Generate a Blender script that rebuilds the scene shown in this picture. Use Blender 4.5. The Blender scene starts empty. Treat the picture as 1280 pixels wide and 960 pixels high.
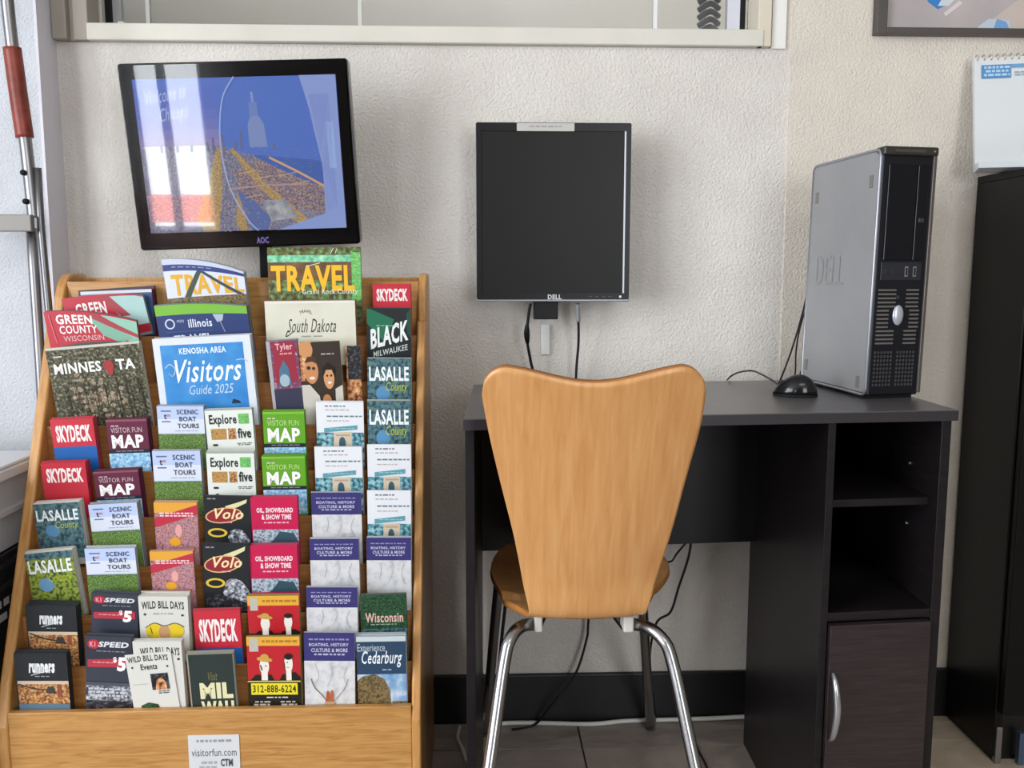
import bpy, bmesh, math, random
from mathutils import Vector, Matrix
random.seed(7)
SC = bpy.context.scene
COL = SC.collection
# ------------------------------------------------------------------ camera
F_PX, H_CAM, PITCH, YAW = 1100.0, 0.94, math.radians(7), math.radians(2.1)
FW = Vector((math.sin(YAW)*math.cos(PITCH), math.cos(YAW)*math.cos(PITCH), -math.sin(PITCH)))
RT = Vector((math.cos(YAW), -math.sin(YAW), 0))
UP = RT.cross(FW)
cd = bpy.data.cameras.new('camera'); cam = bpy.data.objects.new('camera', cd); COL.objects.link(cam)
cd.sensor_width = 36; cd.lens = F_PX/1280*36; cd.clip_start = .02
m = Matrix((RT, UP, -FW)).transposed().to_4x4(); m.translation = (0, 0, H_CAM)
cam.matrix_world = m
SC.camera = cam
# ------------------------------------------------------------------ world, lights, exposure
w = bpy.data.worlds.new('world'); SC.world = w; w.use_nodes = True
w.node_tree.nodes['Background'].inputs[0].default_value = (.75, .86, 1, 1)
w.node_tree.nodes['Background'].inputs[1].default_value = 1.2
SC.view_settings.view_transform = 'Standard'; SC.view_settings.look = 'None'
SC.view_settings.exposure = 0.0; SC.view_settings.gamma = 1
SC.view_settings.use_curve_mapping = False
def area(name, loc, rot, sx, sy, power, col):
    l = bpy.data.lights.new(name, 'AREA'); l.shape = 'RECTANGLE'; l.size = sx; l.size_y = sy
    l.energy = power; l.color = col
    o = bpy.data.objects.new(name, l); COL.objects.link(o); o.location = loc; o.rotation_euler = rot
    return o
R90 = math.pi/2
area('daylight_left_window', (-2.58, -.9, 1.35), (0, -R90, 0), 2.0, 2.2, 150, (.93, .965, 1))
area('daylight_street_door', (-2.1, -3.28, 1.2), (R90, 0, 0), .42, 2.3, 22, (.93, .965, 1))
area('street_side_fill', (1.4, -3.28, 1.4), (R90, 0, 0), 1.2, 2.0, 68, (.95, .97, 1))  # added frontal fill from behind the camera, set in an unseen opening
area('overhead_fill', (0.5, -.9, 2.56), (0, 0, 0), 1.2, .6, 12, (1, .93, .82))  # added overhead fill, stands for no visible fixture
area('back_room_fill', (0.2, 2.55, 2.5), (0, 0, 0), 1.6, .4, 30, (1, .97, .93))  # added to brighten the room behind the glass, no visible lamp there
# ------------------------------------------------------------------ pixel helpers (rays met with real planes)
def ray(px, py): return FW*F_PX + RT*(px-640) - UP*(py-480)
def aty(px, py, Y):
    d = ray(px, py); t = Y/d.y; return Vector((d.x*t, Y, H_CAM+d.z*t))
def atz(px, py, Z):
    d = ray(px, py); t = (Z-H_CAM)/d.z; return Vector((d.x*t, d.y*t, Z))
def atx(px, py, X):
    d = ray(px, py); t = X/d.x; return Vector((X, d.y*t, H_CAM+d.z*t))
# ------------------------------------------------------------------ materials
def lin(h):
    if isinstance(h, str):
        h = h.lstrip('#'); c = [int(h[i:i+2], 16)/255 for i in (0, 2, 4)]
    else: c = [v/255 for v in h]
    return tuple((v/12.92 if v <= .04045 else ((v+.055)/1.055)**2.4) for v in c)+(1,)
MC = {}
def mat(c, rough=.5, metal=0, spec=.5, emit=0, key=None, coat=0):
    k = (str(c), rough, metal, spec, emit, coat)
    if k in MC: return MC[k]
    m = bpy.data.materials.new(key or 'surface'); m.use_nodes = True
    b = m.node_tree.nodes['Principled BSDF']
    b.inputs['Base Color'].default_value = lin(c); b.inputs['Roughness'].default_value = rough
    b.inputs['Metallic'].default_value = metal; b.inputs['Specular IOR Level'].default_value = spec
    b.inputs['Coat Weight'].default_value = coat; b.inputs['Coat Roughness'].default_value = .05
    if emit:
        b.inputs['Emission Color'].default_value = lin(c); b.inputs['Emission Strength'].default_value = emit
        b.inputs['Base Color'].default_value = (.01, .01, .01, 1)
    MC[k] = m; return m
def nmat(name, cols, scale=60, stretch=(1, 1, 1), detail=4, rough=.5, spec=.4, bump=0, bscale=None, coords='Object',
         emit=0, dist=0, metal=0, lo=.3, hi=.7, rot=(0, 0, 0), kind='noise', coat=0, interp='LINEAR'):
    """procedural material: noise (or voronoi) through a colour ramp, optional fine relief"""
    m = bpy.data.materials.new(name); m.use_nodes = True; nt = m.node_tree; N = nt.nodes; L = nt.links
    b = N['Principled BSDF']; tc = N.new('ShaderNodeTexCoord'); mp = N.new('ShaderNodeMapping')
    mp.inputs['Scale'].default_value = stretch; mp.inputs['Rotation'].default_value = rot
    L.new(tc.outputs[coords], mp.inputs[0])
    if kind == 'noise':
        n = N.new('ShaderNodeTexNoise'); n.inputs['Scale'].default_value = scale
        n.inputs['Detail'].default_value = detail; n.inputs['Distortion'].default_value = dist; out = n.outputs['Fac']
    else:
        n = N.new('ShaderNodeTexVoronoi'); n.inputs['Scale'].default_value = scale; out = n.outputs['Color']
    L.new(mp.outputs[0], n.inputs['Vector'])
    r = N.new('ShaderNodeValToRGB'); r.color_ramp.interpolation = interp
    e = r.color_ramp.elements
    while len(e) < len(cols): e.new(.5)
    for i, c in enumerate(cols):
        e[i].position = lo+(hi-lo)*i/max(1, len(cols)-1); e[i].color = lin(c)
    L.new(out, r.inputs[0])
    if emit:
        b.inputs['Base Color'].default_value = (.01, .01, .01, 1)
        L.new(r.outputs[0], b.inputs['Emission Color']); b.inputs['Emission Strength'].default_value = emit
    else: L.new(r.outputs[0], b.inputs['Base Color'])
    b.inputs['Roughness'].default_value = rough; b.inputs['Specular IOR Level'].default_value = spec
    b.inputs['Metallic'].default_value = metal; b.inputs['Coat Weight'].default_value = coat
    if bump:
        bn = N.new('ShaderNodeTexNoise'); bn.inputs['Scale'].default_value = bscale or scale; bn.inputs['Detail'].default_value = 3
        L.new(tc.outputs[coords] if bscale else mp.outputs[0], bn.inputs['Vector'])
        bu = N.new('ShaderNodeBump'); bu.inputs['Strength'].default_value = bump; bu.inputs['Distance'].default_value = .004
        L.new(bn.outputs['Fac'], bu.inputs['Height']); L.new(bu.outputs[0], b.inputs['Normal'])
    return m
PLASTER = nmat('plaster', ['#d4cec7', '#ddd8d1'], 9, rough=.75, spec=.2, bump=.8, bscale=210)
PLASTER_W = nmat('plaster_warm', ['#d3cbc0', '#dcd4c8'], 9, rough=.7, spec=.2, bump=.7, bscale=210)
PLASTER_L = nmat('plaster_left', ['#c2c5cb', '#cdd0d6'], 9, rough=.8, spec=.2, bump=.8, bscale=210)
RETURN = nmat('smooth_return', ['#d6d3dc', '#dedbe2'], 6, rough=.7, spec=.2, bump=.1, bscale=80)
OAK = nmat('oak', ['#9a6833', '#b07f45', '#bd8c50', '#c4955a'], 5, (3, 3, 42), 8, rough=.34, spec=.5, bump=.04, dist=.9, lo=.25, hi=.75)
OAK_E = nmat('oak_edge', ['#a87339', '#bf8b4f', '#cb9a5e'], 6, (30, 3, 3), 6, rough=.3, spec=.5, dist=.5, lo=.25, hi=.75)
OAK_D = nmat('oak_inner', ['#86552a', '#9b6735', '#a9733d'], 6, (3, 3, 40), 6, rough=.45, spec=.4, dist=.5)
BEECH = nmat('beech_veneer', ['#ba8248', '#c48d56', '#cb965e', '#d09f69'], 4, (30, 8, .8), 6, rough=.32, spec=.5, dist=.6, lo=.22, hi=.78)
BEECH_E = mat('#a36a32', .45, key='ply_edge')
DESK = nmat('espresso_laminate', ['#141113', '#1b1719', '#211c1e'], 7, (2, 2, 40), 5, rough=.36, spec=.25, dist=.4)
DESK_T = nmat('espresso_top_sheen', ['#4c484b', '#575356', '#5f5b5e'], 7, (2, 40, 2), 5, rough=.3, spec=.6, dist=.4)  # sheen from the bright wall put into a lighter base colour
BLACK_C = nmat('black_cabinet', ['#070707', '#0c0b0c', '#0e0e0f'], 6, (2, 2, 30), 5, rough=.35, spec=.22)
CHROME = mat('#a4a4a6', .27, 1, key='chrome'); STEEL = mat('#98979a', .38, 1, key='brushed_steel')
BLK = mat('#0a0a0b', .4, spec=.25, key='black_plastic'); BLKG = mat('#050506', .15, spec=.3, key='gloss_black'); BLKM = mat('#111112', .6, spec=.25, key='matt_black')
RUB = mat('#0a0a0a', .55, key='cable_black'); WHC = mat('#d8d6d0', .5, key='cable_white')
SILV = mat('#a7a9ae', .38, .55, key='silver_paint')
WHITE = mat('#e6e4de', .45, key='white_plastic'); WFRAME = nmat('frame_cream', ['#cfcbbf', '#d9d5ca'], 8, rough=.45, bump=.1, bscale=60)
PAPER = mat('#d6d2cb', .7, key='paper_edge')
# ------------------------------------------------------------------ object helpers
def tag(o, label=None, cat=None, group=None, kind=None):
    if label: o['label'] = label
    if cat: o['category'] = cat
    if group: o['group'] = group
    if kind: o['kind'] = kind
    return o
def empty(name, loc=(0, 0, 0), rz=0, label=None, cat=None, group=None):
    o = bpy.data.objects.new(name, None); COL.objects.link(o); o.location = loc; o.rotation_euler = (0, 0, rz)
    o.empty_display_size = .05
    return tag(o, label, cat, group)
def obj(name, bm, mats, parent=None, smooth=False, bevel=0, loc=None, rot=None):
    me = bpy.data.meshes.new(name); bmesh.ops.recalc_face_normals(bm, faces=bm.faces); bm.to_mesh(me); bm.free()
    if not isinstance(mats, (list, tuple)): mats = [mats]
    for x in mats: me.materials.append(x)
    if smooth:
        for p in me.polygons: p.use_smooth = True
    o = bpy.data.objects.new(name, me); COL.objects.link(o)
    if parent: o.parent = parent
    if loc is not None: o.location = loc
    if rot is not None: o.rotation_euler = rot
    if bevel:
        b = o.modifiers.new('bevel', 'BEVEL'); b.width = bevel; b.segments = 3; b.limit_method = 'ANGLE'
    return o
def box(bm, x0, x1, y0, y1, z0, z1, mi=0):
    v = [bm.verts.new((x, y, z)) for z in (z0, z1) for y in (y0, y1) for x in (x0, x1)]
    for a in ((0, 2, 3, 1), (4, 5, 7, 6), (0, 1, 5, 4), (2, 6, 7, 3), (0, 4, 6, 2), (1, 3, 7, 5)):
        bm.faces.new([v[i] for i in a]).material_index = mi
def B(name, x0, x1, y0, y1, z0, z1, m, parent=None, bevel=0, **k):
    bm = bmesh.new(); box(bm, x0, x1, y0, y1, z0, z1); return obj(name, bm, m, parent, bevel=bevel, **k)
def prism(bm, pts, axis, a, b, mi=0):
    """closed polygon pts (2D) extruded along axis from a to b"""
    def P(p, t):
        return {'x': (t, p[0], p[1]), 'y': (p[0], t, p[1]), 'z': (p[0], p[1], t)}[axis]
    v0 = [bm.verts.new(P(p, a)) for p in pts]; v1 = [bm.verts.new(P(p, b)) for p in pts]
    n = len(pts)
    for f in (v0[::-1], v1): bm.faces.new(f).material_index = mi
    for i in range(n): bm.faces.new((v0[i], v0[(i+1) % n], v1[(i+1) % n], v1[i])).material_index = mi
def smoothpath(pts, n=8):
    pts = [Vector(p) for p in pts]; out = []
    for i in range(len(pts)-1):
        p0 = pts[max(0, i-1)]; p1 = pts[i]; p2 = pts[i+1]; p3 = pts[min(len(pts)-1, i+2)]
        for k in range(n):
            t = k/n
            out.append(.5*((2*p1)+(p2-p0)*t+(2*p0-5*p1+4*p2-p3)*t*t+(3*p1-p0-3*p2+p3)*t**3))
    out.append(pts[-1]); return out
def tube(bm, pts, r, seg=12, n=8, smooth=True, flat=1.0):
    path = smoothpath(pts, n) if smooth else [Vector(p) for p in pts]
    up = Vector((.13, .21, .97)); rings = []
    for i, p in enumerate(path):
        t = (path[min(i+1, len(path)-1)]-path[max(0, i-1)]).normalized()
        a = t.cross(up)
        if a.length < .1: a = t.cross(Vector((1, 0, 0)))
        a.normalize(); b = t.cross(a); up = -b if (-b).dot(up) > 0 else b
        a = t.cross(up).normalized(); b = up
        rr = r(i/(len(path)-1)) if callable(r) else r
        rings.append([bm.verts.new(p+a*math.cos(q)*rr+b*math.sin(q)*rr*flat) for q in [2*math.pi*k/seg for k in range(seg)]])
    for i in range(len(rings)-1):
        for k in range(seg):
            bm.faces.new((rings[i][k], rings[i][(k+1) % seg], rings[i+1][(k+1) % seg], rings[i+1][k]))
    bm.faces.new(rings[0][::-1]); bm.faces.new(rings[-1])
def T(name, pts, r, m, parent=None, **k):
    bm = bmesh.new(); tube(bm, pts, r, **k); return obj(name, bm, m, parent, smooth=True)
def rrect(x0, x1, z0, z1, r, n=5):
    out = []
    for cx, cz, a0 in ((x1-r, z1-r, 0), (x0+r, z1-r, 90), (x0+r, z0+r, 180), (x1-r, z0+r, 270)):
        for k in range(n+1):
            a = math.radians(a0+90*k/n); out.append((cx+r*math.cos(a), cz+r*math.sin(a)))
    return out
# ------------------------------------------------------------------ flat print (lettering, pictures) on a rectangle
FONTC = {}
def glyphs(s, bold=0.0, shear=0.0):
    k = (s, bold, shear)
    if k in FONTC: return FONTC[k]
    c = bpy.data.curves.new('t', 'FONT'); c.body = s; c.offset = bold; c.shear = shear; c.resolution_u = 2
    if bold: c.space_character = 1.08
    o = bpy.data.objects.new('t', c); COL.objects.link(o)
    bpy.context.view_layer.update()
    me = o.to_mesh(); vs = [tuple(v.co[:2]) for v in me.vertices]; fs = [tuple(p.vertices) for p in me.polygons]
    o.to_mesh_clear(); bpy.data.objects.remove(o); bpy.data.curves.remove(c)
    if vs:
        x0 = min(v[0] for v in vs); x1 = max(v[0] for v in vs); y0 = min(v[1] for v in vs); y1 = max(v[1] for v in vs)
        vs = [((x-x0)/(x1-x0), (y-y0)/(y1-y0)) for x, y in vs]
    FONTC[k] = (vs, fs); return FONTC[k]
class Print:
    """u to the right 0..1, v downwards 0..1 over the sheet; built as thin layers of ink"""
    def __init__(s, W, H, emit=0):
        s.W, s.H, s.bm, s.mats, s.layer, s.emit = W, H, bmesh.new(), [], 0, emit
    def mi(s, m):
        if not isinstance(m, bpy.types.Material): m = mat(m, .38, key='ink', emit=s.emit) if s.emit else mat(m, .38, key='ink')
        if m not in s.mats: s.mats.append(m)
        return s.mats.index(m)
    def P(s, u, v, l=None):
        return s.bm.verts.new((u*s.W-s.W/2, -.0004-.00012*(min(s.layer, 44) if l is None else l), -v*s.H))
    def poly(s, pts, m):
        s.layer += 1
        f = s.bm.faces.new([s.P(u, v) for u, v in pts]); f.material_index = s.mi(m); return s
    def rect(s, u0, v0, u1, v1, m): return s.poly([(u0, v0), (u1, v0), (u1, v1), (u0, v1)], m)
    def grid(s, u0, v0, u1, v1, m, n=6):
        s.layer += 1; k = s.mi(m)
        vs = [[s.P(u0+(u1-u0)*i/n, v) for i in range(n+1)] for v in (v0, v1)]
        for i in range(n): s.bm.faces.new((vs[0][i], vs[0][i+1], vs[1][i+1], vs[1][i])).material_index = k
        return s
    def ell(s, u, v, a, b, m, rot=0, n=20):
        r = math.radians(rot)
        return s.poly([(u+a*math.cos(q)*math.cos(r)-b*math.sin(q)*math.sin(r)*s.H/s.W,
                        v+b*math.sin(q)*math.cos(r)+a*math.cos(q)*math.sin(r)*s.W/s.H) for q in [2*math.pi*i/n for i in range(n)]], m)
    def line(s, pts, wd, m):
        s.layer += 1; k = s.mi(m)
        q = [Vector((u*s.W, v*s.H)) for u, v in pts]
        for a, b in zip(q, q[1:]):
            d = b-a
            if d.length < 1e-9: continue
            nn = Vector((-d.y, d.x)).normalized()*wd/2; d = d.normalized()*wd*.3
            f = [s.P(p.x/s.W, p.y/s.H) for p in (a-d+nn, b+d+nn, b+d-nn, a-d-nn)]
            s.bm.faces.new(f).material_index = k
        return s
    def curve(s, pts, wd, m, n=8):
        return s.line([(p.x, p.y) for p in smoothpath([(u, v, 0) for u, v in pts], n)], wd, m)
    def text(s, t, u0, v0, u1, v1, m, bold=.02, shear=0, rise=0, arch=0):
        vs, fs = glyphs(t, bold, shear); s.layer += 1; k = s.mi(m)
        vv = [s.P(u0+(u1-u0)*x, v1+(v0-v1)*y-rise*x-arch*4*x*(1-x)) for x, y in vs]
        for f in fs:
            try: s.bm.faces.new([vv[i] for i in f]).material_index = k
            except ValueError: pass
        return s
    def greek(s, u0, v0, u1, v1, n, m, fill=.55, seed=1):
        rn = random.Random(seed); s.layer += 1; k = s.mi(m); h = (v1-v0)/n
        for i in range(n):
            u = u0+rn.random()*.05; y = v0+i*h
            while u < u1-.03:
                wd = min(.04+.09*rn.random(), u1-u)
                f = [s.P(a, b) for a, b in ((u, y), (u+wd, y), (u+wd, y+h*fill), (u, y+h*fill))]
                s.bm.faces.new(f).material_index = k; u += wd+.025
        return s
    def build(s, name, parent, loc=(0, 0, 0), deform=None, rot=None):
        if deform:
            for v in s.bm.verts: v.co = deform(v.co)
        me = bpy.data.meshes.new(name); s.bm.to_mesh(me); s.bm.free()
        for x in s.mats: me.materials.append(x)
        o = bpy.data.objects.new(name, me); COL.objects.link(o); o.parent = parent; o.location = loc
        if rot: o.rotation_euler = rot
        return o
# ================================================================== THE SETTING
YW = 1.77
def S(name, x0, x1, y0, y1, z0, z1, m, **k): return tag(B(name, x0, x1, y0, y1, z0, z1, m, **k), kind='structure')
WX0, WX1 = aty(112, 38, YW).x, aty(945, 40, YW).x      # glazed opening in the wall
WZ = aty(500, 36, YW).z
XS = aty(980, 300, YW).x                               # seam where the wall changes
XL = -.805
S('wall_back', XL-.1, XS, YW, YW+.12, 0, WZ-.03, PLASTER)
S('wall_back_upper', -2.6, 3.0, YW, YW+.12, 2.15, 2.6, PLASTER)
S('wall_back_left', XL-.1, WX0-.055, YW, YW+.12, WZ-.03, 2.15, PLASTER)
S('wall_back_right', XS, 3.0, YW-.004, YW+.12, 0, 2.15, PLASTER_W)
S('wall_back_strip', WX1+.055, XS, YW, YW+.12, WZ-.03, 2.15, PLASTER_W)
S('wall_left_pier', -2.6, XL, 1.70, YW+.12, 0, 2.6, PLASTER_L)
ret = S('trim_1', XL-.002, XL+.003, 1.698, YW, 0, 2.15, RETURN)
# street side of the room (outside the frame): walls with openings in front of the daylight and added fill
S('wall_left', -2.7, -2.6, -3.4, -2.1, 0, 2.6, PLASTER_L)
S('wall_left_upper', -2.7, -2.6, -2.1, .3, 2.35, 2.6, PLASTER_L)
S('wall_left_lower', -2.7, -2.6, -2.1, .3, 0, .35, PLASTER_L)
S('wall_left_end', -2.7, -2.6, .3, 1.89, 0, 2.6, PLASTER_L)
S('wall_right', 3.0, 3.1, -3.4, 1.89, 0, 2.6, nmat('plaster_right_darkened', ['#8f877c', '#989085'], 9, rough=.8, spec=.2, bump=.5, bscale=200))  # unseen wall, toned down so black surfaces reflect less
S('ceiling', -2.7, 3.1, -3.4, 3.2, 2.6, 2.7, mat('#d8d6d0', .8, key='ceiling'))
PLASTER_F = nmat('plaster_front_darkened', ['#3c3732', '#45403a'], 9, rough=.8, spec=.2, bump=.5, bscale=200)  # unseen front wall darkened to cut reflections in screens and blacks
for i, (a, b) in enumerate(((-2.6, -2.32), (-1.88, .8), (2.0, 3.0))): S('wall_front_pier', a, b, -3.4, -3.3, 0, 2.6, PLASTER_F)
S('wall_front_upper', -2.32, -1.88, -3.4, -3.3, 2.4, 2.6, PLASTER_F); S('wall_front_upper', .8, 2.0, -3.4, -3.3, 2.4, 2.6, PLASTER_F)
S('wall_front_lower', .8, 2.0, -3.4, -3.3, 0, .4, PLASTER_F)
tlm = bpy.data.materials.new('coral_reflection_film'); tlm.use_nodes = True; nt = tlm.node_tree; nt.nodes.remove(nt.nodes['Principled BSDF'])
tb = nt.nodes.new('ShaderNodeBsdfTranslucent'); tb.inputs[0].default_value = (.95, .55, .45, 1); nt.links.new(tb.outputs[0], nt.nodes['Material Output'].inputs[0])
S('reflection_film_1', -2.32, -1.88, -3.262, -3.260, .08, .28, tlm)  # unseen film added to put a coral patch into the television's reflection
S('trim_2', -2.15, -2.10, -3.27, -3.22, 0, 2.4, BLKM); S('trim_3', -2.32, -1.88, -3.27, -3.24, 1.25, 1.29, BLKM)
S('trim_4', 1.3, 1.36, -3.27, -3.22, .4, 2.4, BLKM)
for i, yy in enumerate((-1.6, -.7)): S('trim_%d' % (i+5), -2.57, -2.52, yy-.03, yy+.03, .35, 2.35, BLKM)
# tiled floor: every tile its own piece over the grout bed
GROUT = mat('#4b4441', .8, key='grout')
fl = S('floor', -2.7, 3.1, -3.4, 3.2, -.03, -.004, GROUT)
TM = [nmat('tile_stone', c, 7, rough=.38, spec=.45, bump=.06, dist=1.2, lo=.3, hi=.7, coords='Object') for c in
      (['#857b75', '#9c928b', '#aaa19a'], ['#7d746e', '#958b85', '#a49a93'], ['#887e75', '#a1968c', '#aea499'])]
TMW = nmat('tile_beige', ['#a89a88', '#baab98', '#c5b7a4'], 7, rough=.4, spec=.4, bump=.06, dist=1.2)
tsx, tsy = .46, .34
tx0 = aty(722, 935, 1.6); tx0 = atz(728, 935, 0).x; ty0 = 1.658
tm = {}
def tilemesh(k, m):
    if k in tm: return tm[k]
    bm = bmesh.new(); box(bm, .002, tsx-.002, .002, tsy-.002, -.01, 0)
    me = bpy.data.meshes.new('tile'); bmesh.ops.recalc_face_normals(bm, faces=bm.faces); bm.to_mesh(me); bm.free(); me.materials.append(m); tm[k] = me; return me
for i in range(-3, 4):
    for j in range(-4, 2):
        k = random.randrange(3)
        x = tx0+i*tsx; y = ty0+j*tsy
        if y > YW: continue
        if x > .5: k = 3
        o = bpy.data.objects.new('tile', tilemesh(k, TMW if k == 3 else TM[k])); COL.objects.link(o); o.parent = fl
        o.location = (x, y, random.uniform(-.0004, .0004))
        if j == 0: o.scale = (1, (YW-ty0+.002)/tsy, 1)
# black rubber baseboard
S('baseboard_back', XL, XS, YW-.010, YW, 0, .107, mat('#131214', .45, key='baseboard'), bevel=.003)
S('baseboard_right', XS, 3.0, YW-.014, YW-.004, 0, .107, mat('#131214', .45, key='baseboard'), bevel=.003)
S('baseboard_left', -2.6, XL-.003, 1.69, 1.70, 0, .107, mat('#131214', .45, key='baseboard'), bevel=.003)
# interior window
wn = tag(empty('window_1', (0, YW, 0)), kind='structure')
FB = WZ
zb = aty(500, 54, YW).z-.003
B('window_sill', WX0, WX1+.012, -.016, .05, zb, FB+.002, WFRAME, wn, .003)
B('sill_lip', WX0, WX1, .02, .07, FB-.004, FB+.010, WHITE, wn, .002)
for nm, x0, x1, y0, y1 in (('jamb', aty(70, 30, YW).x, aty(88, 30, YW).x, -.020, .04), ('jamb', aty(88, 30, YW).x, aty(95, 30, YW).x, -.006, .04),
                           ('jamb', aty(95, 30, YW).x, WX0+.003, -.014, .04)):
    B(nm, x0, x1, y0, y1, aty(90, 52, YW).z, 2.15, nmat('jamb_taupe', ['#a29a90', '#aca49a'], 8, rough=.5), wn, .002)
B('jamb', WX1, aty(962, 30, YW).x, -.014, .05, zb, 2.15, nmat('jamb_cream', ['#d2c8b6', '#dad0be'], 8, rough=.5), wn, .002)
B('caulk_strip', aty(964, 30, YW).x, aty(982, 30, YW).x, -.006, .02, zb-.002, 2.15, mat('#e9e7e2', .6), wn, .001)
GREYF = mat('#8d8f8f', .4, .3, key='aluminium_grey')
B('track', aty(118, 20, YW).x, aty(128, 20, YW).x, .05, .075, FB, 2.15, BLKM, wn)
B('track', aty(128, 20, YW).x, aty(139, 20, YW).x, .05, .07, FB, 2.15, GREYF, wn)
B('track', aty(934, 20, YW).x, aty(941, 20, YW).x, .05, .075, FB, 2.15, BLKM, wn)
B('track', aty(918, 20, YW).x, aty(934, 20, YW).x, .05, .065, FB, 2.15, mat('#c6c8d2', .4), wn)
B('stop_block', aty(136, 20, YW).x, aty(144, 20, YW).x, .04, .055, FB+.008, aty(140, 19, YW).z, WHITE, wn, .001)
B('mullion', aty(443, 20, YW).x, aty(448, 20, YW).x, .052, .06, FB, 2.15, mat('#c4c4bc', .4), wn)
B('mullion', aty(823, 20, YW).x, aty(828, 20, YW).x, .052, .06, FB, 2.15, mat('#dedee0', .4), wn)
B('mullion', aty(170, 20, YW).x, aty(175, 20, YW).x, .052, .06, FB, 2.15, mat('#aaa9a4', .4), wn)
B('frame_edge', WX0, WX1, .03, .05, 2.10, 2.15, WFRAME, wn)
gm = bpy.data.materials.new('window_glass'); gm.use_nodes = True; nt = gm.node_tree
for n in list(nt.nodes):
    if n.type == 'BSDF_PRINCIPLED': nt.nodes.remove(n)
g1 = nt.nodes.new('ShaderNodeBsdfGlossy'); g1.inputs['Roughness'].default_value = .03
g2 = nt.nodes.new('ShaderNodeBsdfTransparent'); g2.inputs[0].default_value = (.86, .88, .88, 1)
fr = nt.nodes.new('ShaderNodeFresnel'); fr.inputs[0].default_value = 1.55; mx = nt.nodes.new('ShaderNodeMixShader')
nt.links.new(fr.outputs[0], mx.inputs[0]); nt.links.new(g2.outputs[0], mx.inputs[1]); nt.links.new(g1.outputs[0], mx.inputs[2])
nt.links.new(mx.outputs[0], nt.nodes['Material Output'].inputs[0])
B('pane', WX0, WX1, .056, .060, FB, 2.12, gm, wn)
# the room behind the interior window
S('wall_beyond', -1.6, 1.6, 3.0, 3.1, 0, 2.6, nmat('beyond', ['#a8a6a4', '#b6b1aa'], 1.2, rough=.8))
S('wall_beyond_side', -1.7, -1.6, YW+.12, 3.1, 0, 2.6, PLASTER); S('wall_beyond_side', 1.6, 1.7, YW+.12, 3.1, 0, 2.6, PLASTER)
cu = bmesh.new()
xa, xb = aty(873, 20, 1.95).x, aty(898, 20, 1.95).x
for k in range(26):
    z = 1.38+k*.016
    tube(cu, [(xa, 1.95, z-.004), ((xa+xb)/2, 1.935, z+.006), (xb, 1.95, z)], .0065, seg=6, n=3)
hose = obj('ribbed_hose', cu, mat('#3f4046', .5), smooth=True)
tag(hose, 'dark ribbed hose standing upright behind the glass, near the right jamb', 'hose')
# ================================================================== BROCHURE RACK
XR0 = aty(526, 870, 1.33).x; XLo = aty(2, 870, 1.33).x-.010
TK = .015; TKL = .018
def yline(z): return 1.33+(z-.27)*.405
rack = empty('brochure_rack', ((XR0+XLo)/2, 1.5, 0), 0, 'tiered oak brochure rack full of leaflets, standing against the wall', 'rack')
RC = Vector(rack.location)
prof = [(1.70, 0), (1.325, 0), (1.325, .24)]
prof += [(yline(z), z) for z in (.30, .5, .7, .86)]
zt = .945
for k in range(7):
    a = math.radians(k*90/6); prof.append((yline(.86)+.025+.055*(1-math.cos(a)), .86+(zt-.86)*math.sin(a)))
prof += [(1.695, zt), (1.70, zt-.01)]
for x0, tk in ((XLo, TKL), (XR0-TK, TK)):
    bm = bmesh.new(); prism(bm, [(y-RC.y, z) for y, z in prof], 'x', x0-RC.x, x0+tk-RC.x)
    obj('side_panel', bm, OAK_E if x0 > -.5 else OAK_E, rack, bevel=.004)
XI0, XI1 = XLo+TKL, XR0-TK
def solve_board(py, px=300):
    y = 1.45
    for _ in range(20):
        z = aty(px, py, y).z; y = yline(z)+.012
    return y, z
ROWS = {}
for r, py in (('m', 420), (0, 478), (1, 531), (2, 588), (3, 645), (4, 706), (5, 766), (6, 829), (7, 882)):
    ROWS[r] = solve_board(py)
for r, (y, z) in ROWS.items():
    if r == 7:
        bm = bmesh.new(); box(bm, XI0-RC.x, XI1-RC.x, y-.012-RC.y, y-RC.y, .02, z)
        fp = obj('front_panel', bm, OAK, rack, bevel=.002); FPY = y-.012; FPZ = z
    else:
        B('pocket_board', XI0-RC.x, XI1-RC.x, y-.003-RC.y, y-RC.y, z-.11, z, OAK_D, rack, .001)
BPY = yline(.93)+.03
B('back_panel', XI0-RC.x, XI1-RC.x, 1.680-RC.y, 1.690-RC.y, 0, aty(300, 347, 1.685).z, OAK_E, rack, .001)
B('bottom_shelf', XI0-RC.x, XI1-RC.x, FPY+.012-RC.y, 1.68-RC.y, .05, .062, OAK_D, rack)
B('top_rail', XI0-RC.x, XI1-RC.x, ROWS['m'][0]+.045-RC.y, ROWS['m'][0]+.052-RC.y, .72, aty(300, 352, ROWS['m'][0]+.045).z, OAK, rack, .001)
# sticker on the front panel
a, b = aty(235, 919, FPY), aty(299, 919, FPY)
pr = Print(b.x-a.x, .075)
pr.rect(0, 0, 1, 1, '#cfd0d2').greek(.15, .1, .85, .2, 1, '#8d979c', seed=4).text('visitorfun.com', .06, .30, .94, .47, '#5b6470', 0.005)
pr.greek(.2, .58, .58, .8, 2, '#a3a7ab', seed=6).text('CTM', .62, .53, .86, .70, '#4d5056', .04)
pr.build('sticker_print', rack, Vector(((a.x+b.x)/2, FPY-.0006, a.z))-RC)
B('sticker', a.x-RC.x, b.x-RC.x, FPY-.0008-RC.y, FPY-RC.y, a.z-.075, a.z, mat('#cfd0d2', .5), rack)
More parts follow.
